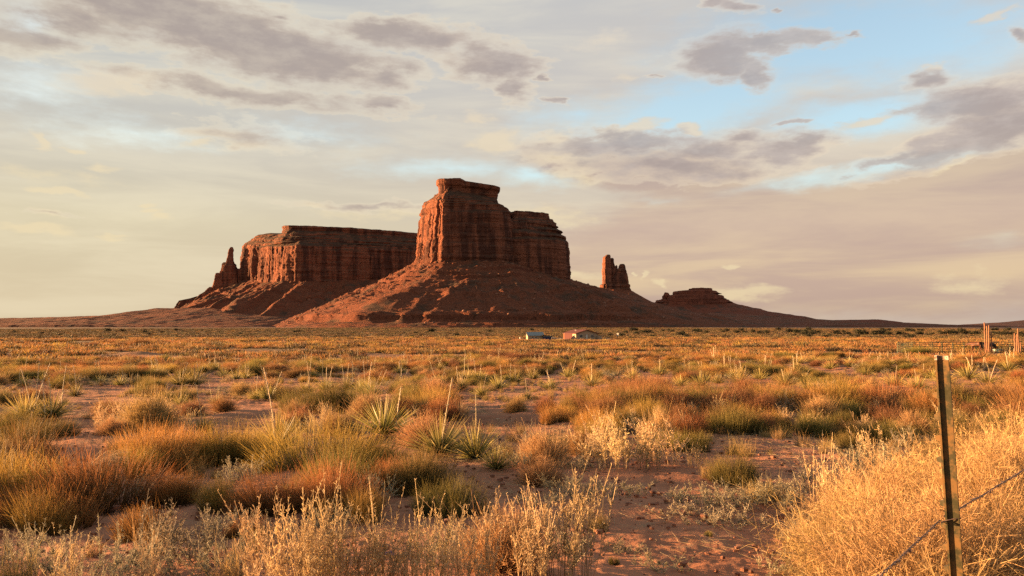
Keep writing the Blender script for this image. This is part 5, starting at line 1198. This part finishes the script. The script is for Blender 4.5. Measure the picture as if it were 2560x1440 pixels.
def barrel(px, D, r, H, mat, label, tilt=0):
    x = xcol(px, D); m = MB(); o = empty('barrel', (x, D, gz(x, D)), 0); o.rotation_euler = (0, tilt, 0); tag(o, label, 'barrel')
    m.tube([(0, 0, 0), (0, 0, H * .3), (0, 0, H * .66), (0, 0, H)], [r, r * 1.05, r * 1.05, r], 16); m.build('drum', mat, o); m = MB(); m.tube([(0, 0, H + .003), (0, 0, H + .05)], [r * .9, r * .85], 16); m.build('lid', mat, o)
barrel(1301, 298, .36, .95, M['white'], 'white barrel on the ground left of the metal-roofed cabin'); barrel(1285, 300, .3, 1.15, M['dark'], 'tilted black barrel, leftmost object by the houses', -.12)
barrel(1401, 297, .2, .45, M['white'], 'small white tub at the red end of the cream house')
x = xcol(1544, 296); q = empty('sign', (x, 296, gz(x, 296)), R(-30)); tag(q, 'blank pale board on a thin pole right of the houses', 'sign'); mbbox(q, 'pole', M['shade'], -.06, .06, .05, .16, 0, 2.3); mbbox(q, 'board', M['white'], -.4, .4, -.03, .045, 1.5, 2.6)
x = xcol(232, 300); q = empty('utility_box', (x, 300, gz(x, 300)), R(20)); tag(q, 'tiny pale box standing alone on the plain at the far left', 'box'); mbbox(q, 'cabinet', M['white'], -.5, .5, 0, .6, .1, .9); mbbox(q, 'plinth', M['concrete'], -.6, .6, -.1, .7, -.1, .098)
x = xcol(1686, 292); q = empty('log_pile', (x, 292, gz(x, 292)), 0); tag(q, 'low pile of dark logs lying on the plain right of the sign', 'log pile')
rr_ = np.random.default_rng(4)
for i in range(9):
    a = -3 + 5 * rr_.random(); zz = .12 + .16 * (i % 3); m = MB(); m.tube([(a - 1.4, rr_.random(), zz), (a + 1.5, rr_.random() * 1.5, zz + .1 * rr_.random())], [.15, .11], 8); m.build('log', M['dark'], q)

# ------------------------------------------------------------------ corral
M['rail'] = plain('green_pipe', (.035, .07, .045), .5, .2, .2, 3); M['pole'] = plain('peeled_pole', (.20, .095, .052), .85, 0, .25, 4, .4); M['tank'] = plain('galvanised_tank', (.12, .17, .16), .5, .3, .15, 3)
def make_panel():
    root = empty('corral_panel', (0, 0, 0))
    for x0 in (0.03, 2.95): m = MB(); m.tube([(x0, 0, -.05), (x0, 0, 1.5)], .028, 8); m.build('post', M['rail'], root)
    m = MB(); m.tube([(1.5, 0, .25), (1.5, 0, 1.45)], .02, 6); m.build('brace', M['rail'], root)
    for k in range(5): m = MB(); m.tube([(.06, 0, .25 + .3 * k), (2.92, 0, .25 + .3 * k)], .021, 6); m.build('rail', M['rail'], root)
    return root
def copy_tree(o, parent=None):
    c = o.copy(); col.objects.link(c); c.parent = parent
    for ch in list(o.children): copy_tree(ch, c)
    return c
panel0 = make_panel(); used = [False]
def panels(a, b, label):
    a, b = Vector(a), Vector(b); L = (b - a).length; n = max(1, round(L / 3)); d = (b - a) / n
    for i in range(n):
        p = a + d * i; q = a + d * (i + 1)
        o = copy_tree(panel0) if used[0] else panel0; used[0] = True
        z0, z1 = gz(p.x, p.y), gz(q.x, q.y)
        o.location = (p.x, p.y, z0); o.rotation_euler = (0, -math.atan2(z1 - z0, d.length), math.atan2(d.y, d.x)); o.scale = (d.length / 3, 1, 1)
        tag(o, f"green pipe corral panel, number {['one','two','three','four','five','six','seven','eight'][i]} {label}", 'fence panel', 'green pipe corral panels')
c0 = (xcol(2242, 104), 104); c1 = (xcol(2640, 101), 101); c2 = (xcol(2278, 124), 124); c3 = (xcol(2640, 122), 122)
panels(c0, c1, 'from the left in the front rail'); panels(c2, c3, 'from the left in the back rail'); panels(c0, c2, 'from the front in the left side rail')
r2 = np.random.default_rng(8)
for px, top, D, dark, lab in [(2462, 806, 99.5, 0, 'tallest peeled wooden pole, left one of the group of four by the horses'), (2470.5, 813, 99.8, 0, 'second tallest wooden pole of the group of four by the horses'), (2477, 830, 99.4, 0, 'shortest front wooden pole of the group by the horses'), (2466, 815, 101.0, 1, 'shaded wooden pole standing behind the group by the horses'),
                        (2535, 833, 100, 0, 'left wooden pole of the group at the right edge'), (2540, 835, 100.6, 1, 'short wooden pole behind the group at the right edge'), (2544.5, 821, 99.6, 0, 'tallest wooden pole of the group at the right edge'), (2549.5, 855, 99.8, 0, 'knee-high wooden pole at the right edge, shortest of all')]:
    x = xcol(px, D); z = gz(x, D); zt = pix(px, top, D)[1]; m = MB(); k = 8; ln = r2.normal() * .01
    m.tube([(ln * t * 5 + .015 * r2.normal(), .015 * r2.normal(), -.3 + (zt - z + .3) * t) for t in np.linspace(0, 1, k)], [.095 - .02 * t for t in np.linspace(0, 1, k)], 12)
    o = m.build('wooden_pole', M['pole'], None, (x, D, z), 0, True); tag(o, lab, 'pole', 'peeled wooden poles at the corral')
x = xcol(2492, 102.5); tk = empty('stock_tank', (x, 102.5, gz(x, 102.5))); tag(tk, 'round pale green stock tank at the foot of the corral poles', 'tank')
m = MB(); m.tube([(0, 0, 0), (0, 0, .5)], .62, 28, False); m.tube([(0, 0, .45), (0, 0, .5)], .6, 28, False); m.build('wall', M['tank'], tk); m = MB(); m.tube([(0, 0, .36), (0, 0, .4)], .595, 28); m.build('water', M['glass'], tk)
m = MB(); ring_ = [(.625 * math.cos(a), .625 * math.sin(a), .505) for a in np.linspace(0, 2 * math.pi, 29)]; m.tube(ring_, .02, 6); m.build('rim', M['tank'], tk)

def horse(px, D, rz, coat, mane, label, head=0.):
    x = xcol(px, D); z = gz(x, D)
    # facing -x: joints (x, y, z) with skin radii
    J = [(.62, 0, 1.28, .27), (.30, 0, 1.24, .30), (-.10, 0, 1.20, .30), (-.48, 0, 1.26, .26), (-.66, 0, 1.30, .21), (-.92, 0, 1.52 + head * .6, .155), (-1.14, 0, 1.72 + head, .125), (-1.28, 0, 1.74 + head, .115), (-1.46, 0, 1.58 + head, .085), (-1.62, 0, 1.42 + head, .065)]
    E = [(i, i + 1) for i in range(9)]
    def leg(att, pts):
        p = att
        for q in pts: J.append(q); E.append((p, len(J) - 1)); p = len(J) - 1
    for s in (-1, 1):
        leg(0, [(.66, .13 * s, .98, .17), (.56, .15 * s, .74, .10), (.74, .14 * s, .48, .06), (.70, .14 * s, .16, .042), (.66, .14 * s, .03, .06)])
        leg(3, [(-.50, .13 * s, .98, .13), (-.50, .14 * s, .74, .085), (-.52, .13 * s, .46, .055), (-.51, .13 * s, .15, .04), (-.54, .13 * s, .03, .058)])
    for s in (-1, 1): leg(7, [(-1.24, .06 * s, 1.90 + head, .028)])
    me = bpy.data.meshes.new('horse'); me.from_pydata([j[:3] for j in J], E, [])
    o = link('horse', me, coat, None, (x, D, z), rz); tag(o, label, 'horse')
    sk = o.modifiers.new('skin', 'SKIN'); sk.use_smooth_shade = True
    for v, j in zip(me.skin_vertices[0].data, J): v.radius = (j[3], j[3])
    me.skin_vertices[0].data[1].use_root = True
    sb = o.modifiers.new('sub', 'SUBSURF'); sb.levels = 2; sb.render_levels = 2
    m = MB(); m.tube([(.86, 0, 1.36), (.98, 0, 1.2), (1.0, 0, .85), (.96, 0, .55)], [.04, .06, .065, .02], 8); m.build('tail', mane, o, None, 0, True)
    m = MB(); m.tube([(-.62, 0, 1.56), (-.86, 0, 1.70 + head * .6), (-1.08, 0, 1.86 + head), (-1.24, 0, 1.88 + head)], [.03, .055, .055, .03], 8); m.build('mane', mane, o, None, 0, True)
bay = plain('bay_coat', (.075, .024, .009), .6, 0, .15, 3); drk = plain('dark_coat', (.025, .015, .012), .6, 0, .2, 3)
horse(2439, 104.5, R(-62), bay, drk, 'reddish brown horse with lowered head behind the green corral rails', -.55)
horse(2472, 108, R(8), drk, drk, 'dark horse standing behind the tall wooden poles', -.3)

# ------------------------------------------------------------------ mounds, stones, scrap, far bushes
M['mound'] = plain('red_dirt', (.20, .062, .03), .95, 0, .3, 1.5, .5)
def mound(px, D, wpx, hpx, dpt, label, seed):
    x0 = xcol(px, D); w = wpx * D / 1920; hh = hpx * D / 1920; n = 60
    u = np.linspace(-1, 1, n); U, Vv = np.meshgrid(u, u); X = x0 + U * w; Yy = D + Vv * dpt; rr = np.sqrt(U ** 2 + Vv ** 2)
    Z = ground_z(X, Yy) + hh * np.clip(1 - rr ** 1.6 + .25 * fbm(U * 3 + seed, Vv * 3, 0, 4) * (rr < 1), -.2, 2) ** 1 - .08
    Z = np.where(rr > .98, ground_z(X, Yy) - .25, Z)
    o = link('dirt_mound', quads_mesh('dirt_mound', np.stack([X, Yy, Z], -1).reshape(-1, 3), grid_faces(n, n), True, M['mound'])); tag(o, label, None, None, 'structure')
mound(2388, 84, 26, 9, 1.6, 'small red dirt heap left of the corral poles', 1); mound(2425, 76, 48, 9, 2., 'low red dirt heap in front of the corral, right of the small one', 2)
mound(2590, 80, 66, 12, 3., 'red dirt bank at the right edge', 3); mound(2080, 95, 110, 9, 5., 'long red dirt bank beyond the dark green brush', 4); mound(2110, 66, 26, 6, 1.5, 'bright red dirt patch below the dark green brush', 5); mound(1850, 60, 46, 6, 1.6, 'dark low dirt hummock right of centre', 6)
def stone(px, py, wpx, label, mat, seed):
    x, y = on_ground(px, py); s = wpx / 1920 * y / 2; bm = bmesh.new(); bmesh.ops.create_icosphere(bm, subdivisions=2, radius=1)
    for v in bm.verts:
        c = v.co.copy(); v.co = Vector((c.x * 1.1, c.y * .9, c.z * .6)) * (1 + .22 * float(vnoise(c.x * 1.3 + seed, c.y * 1.3, c.z * 1.3)))
    me = bpy.data.meshes.new('stone'); bm.to_mesh(me); bm.free()
    o = link('stone', me, mat, None, (x, y, gz(x, y) + s * .3), seed, s); tag(o, label, 'stone')
import bmesh
M['stone'] = plain('pale_stone', (.30, .22, .15), .9, 0, .25, 20, .4)
for i, (px, py, w, lab) in enumerate([(1362, 1141, 16, 'pale rounded stone on the bare sand right of the yuccas'), (733, 1158, 16, 'whitish stone among straw below the tall narrow yucca'), (1600, 1262, 7, 'small pale stone on the sand path'), (1478, 1272, 7, 'small stone beside the low thorny plants'), (1612, 1246, 10, 'dark clod of dried earth on the sand path'), (1245, 1050, 10, 'small pale stone beyond the rounded brush')]):
    stone(px, py, w, lab, M['stone'] if 'dark' not in lab else M['mound'], i + 2)
M['blue'] = plain('blue_plastic', (.015, .02, .16), .4)
x, y = on_ground(966, 1392); bm = bmesh.new(); bmesh.ops.create_grid(bm, x_segments=14, y_segments=8, size=.5)
for v in bm.verts: v.co.z = .22 + .35 * float(fbm(v.co.x * 4, v.co.y * 4, 2., 2)); v.co.x *= .10 * 1.1; v.co.y *= .06; v.co.z *= .07
me = bpy.data.meshes.new('plastic_scrap'); bm.to_mesh(me); bm.free(); o = link('plastic_scrap', me, M['blue'], None, (x, y, gz(x, y)), .3); tag(o, 'crumpled scrap of dark blue plastic behind the spiky straw weeds', 'litter')
md = o.modifiers.new('thick', 'SOLIDIFY'); md.thickness = .001
b = Blades(55); q = b.r; n = 120
b.strips(basal(q, n, .07), np.stack([.9 + .2 * q.normal(size=n), .25 * q.normal(size=n), .75 + .25 * q.random(n)], 1), .55 * (.7 + .4 * q.random(n)), .004, droop=.42, segs=6, tip=.3)
x, y = on_ground(215, 1215); o = link('bent_grass', b.mesh('bent_grass', PM['pale']), None, None, (x, y, gz(x, y) + .18), .35); tag(o, 'sheaf of bright bent straw arching over the broom shrubs at left', 'grass')
def mk_juniper(seed):
    b = Blades(seed); r = b.r; n = 900; c = r.normal(size=(9, 3)) * np.array([.55, .55, .32]) + np.array([0, 0, 1.0]); k = r.integers(0, 9, n)
    d = r.normal(size=(n, 3)); d /= np.linalg.norm(d, axis=1, keepdims=True); B = c[k] + d * (.42 + .2 * r.random((n, 1))); B[:, 2] = np.maximum(B[:, 2], .08)
    b.strips(B, d + r.normal(size=(n, 3)) * .5, .22 * (.6 + .8 * r.random(n)), .14, segs=1, tip=.4)
    t = 6; b.strips(np.zeros((t, 3)), dirs(r, t, .5), 1.1, .12, segs=2, v1=.1); return b.mesh('juniper_bush', PM['juniper'])
JUN = [mk_juniper(500 + i) for i in range(4)]
r3 = np.random.default_rng(31); JP = [(1590, 826, 10), (1610, 834, 12), (1622, 834, 14), (1500, 838, 8), (1672, 824, 7), (1746, 832, 14), (1766, 833, 10), (1817, 829, 10), (1802, 826, 6), (1860, 833, 9), (1883, 832, 12), (1917, 834, 12), (1972, 833, 16), (1990, 834, 14), (2012, 836, 18), (2030, 835, 14), (2046, 834, 12),
   (2092, 837, 16), (2115, 838, 12), (2150, 838, 20), (2165, 838, 14), (2188, 839, 18), (2206, 838, 20), (2222, 839, 14), (2250, 838, 14), (2265, 838, 8), (2275, 825, 6), (2300, 838, 14), (2320, 840, 9), (2357, 837, 12), (2376, 836, 16), (2388, 836, 12), (2402, 834, 18), (2418, 836, 12), (2440, 837, 14), (2496, 838, 12), (2512, 839, 16), (2530, 838, 12), (2552, 839, 14),
   (268, 829, 12), (306, 829, 9), (441, 803, 8), (1078, 831, 14), (1225, 831, 10), (1140, 841, 12), (1330, 826, 9), (1440, 826, 10), (1700, 840, 14), (2063, 846, 14), (505, 797, 5)]
for i in range(75): JP.append((1480 + 1090 * r3.random() ** .8, 823 + 22 * r3.random(), 5 + 7 * r3.random()))
for i in range(25): JP.append((20 + 1300 * r3.random(), 828 + 18 * r3.random(), 4 + 5 * r3.random()))
for i, (px, py, w) in enumerate(JP):
    x, y = on_ground(px, py); s = w / 1920 * y / 2.0
    o = link('juniper_bush', JUN[i % 4], None, None, (x, y, gz(x, y) - .1), float(r3.random() * 6.28), (s, s, s * .85))
    where = 'left of the houses' if px < 1280 else 'right of the sign' if px < 1900 else 'between the sign and the corral' if px < 2240 else 'beyond the corral'
    size = 'large' if w > 15 else 'middling' if w > 9 else 'tiny'
    tag(o, f'{size} dark juniper bush {where}, {"near the butte foot" if py < 830 else "by the bright scrub" if py > 838 else "halfway up the flats"}', 'bush', 'dark bushes dotted over the plain')
def mk_boulders():
    out = []
    for sd in range(3):
        bm = bmesh.new(); bmesh.ops.create_icosphere(bm, subdivisions=1, radius=1)
        for v in bm.verts: v.co *= (1 + .35 * float(vnoise(v.co.x + sd * 5, v.co.y, v.co.z)))
        me = bpy.data.meshes.new('boulder'); bm.to_mesh(me); bm.free(); me.materials.append(M['boulder']); out.append(me)
    return out
M['boulder'] = plain('boulder_rock', (.17, .08, .05), .9, 0, .35, .3)
bpy.context.view_layer.update()
def rock_scatter():
    r = np.random.default_rng(61); pts = []; sc = []
    dg = bpy.context.evaluated_depsgraph_get()
    objs = [o for o in col.objects if o.name.startswith('talus_slope') and o.parent and o.parent.name in ('butte', 'mesa')]
    for o in objs:
        me = o.data; n = len(me.vertices); co = np.empty(n * 3, dtype=np.float32); me.vertices.foreach_get('co', co); co = co.reshape(-1, 3)
        off = np.array(o.parent.location) + np.array(o.location); W = co + off
        ok = (W[:, 2] > 6) & (W[:, 1] < (1960 if o.parent.name == 'butte' else 2480)); idx = np.nonzero(ok)[0]; pick = r.choice(idx, 800, replace=False)
        pts.append(W[pick]); sc.append(.7 + 3.2 * r.random(len(pick)) ** 3)
    P = np.concatenate(pts); s = np.concatenate(sc)
    scatter('boulders', mk_boulders(), P, r.random(len(P)) * 6.28, np.stack([s, s, s * .8], 1), r.integers(0, 3, len(P)), 'fallen blocks strewn over the rubble slopes of the butte and the long mesa')
rock_scatter()
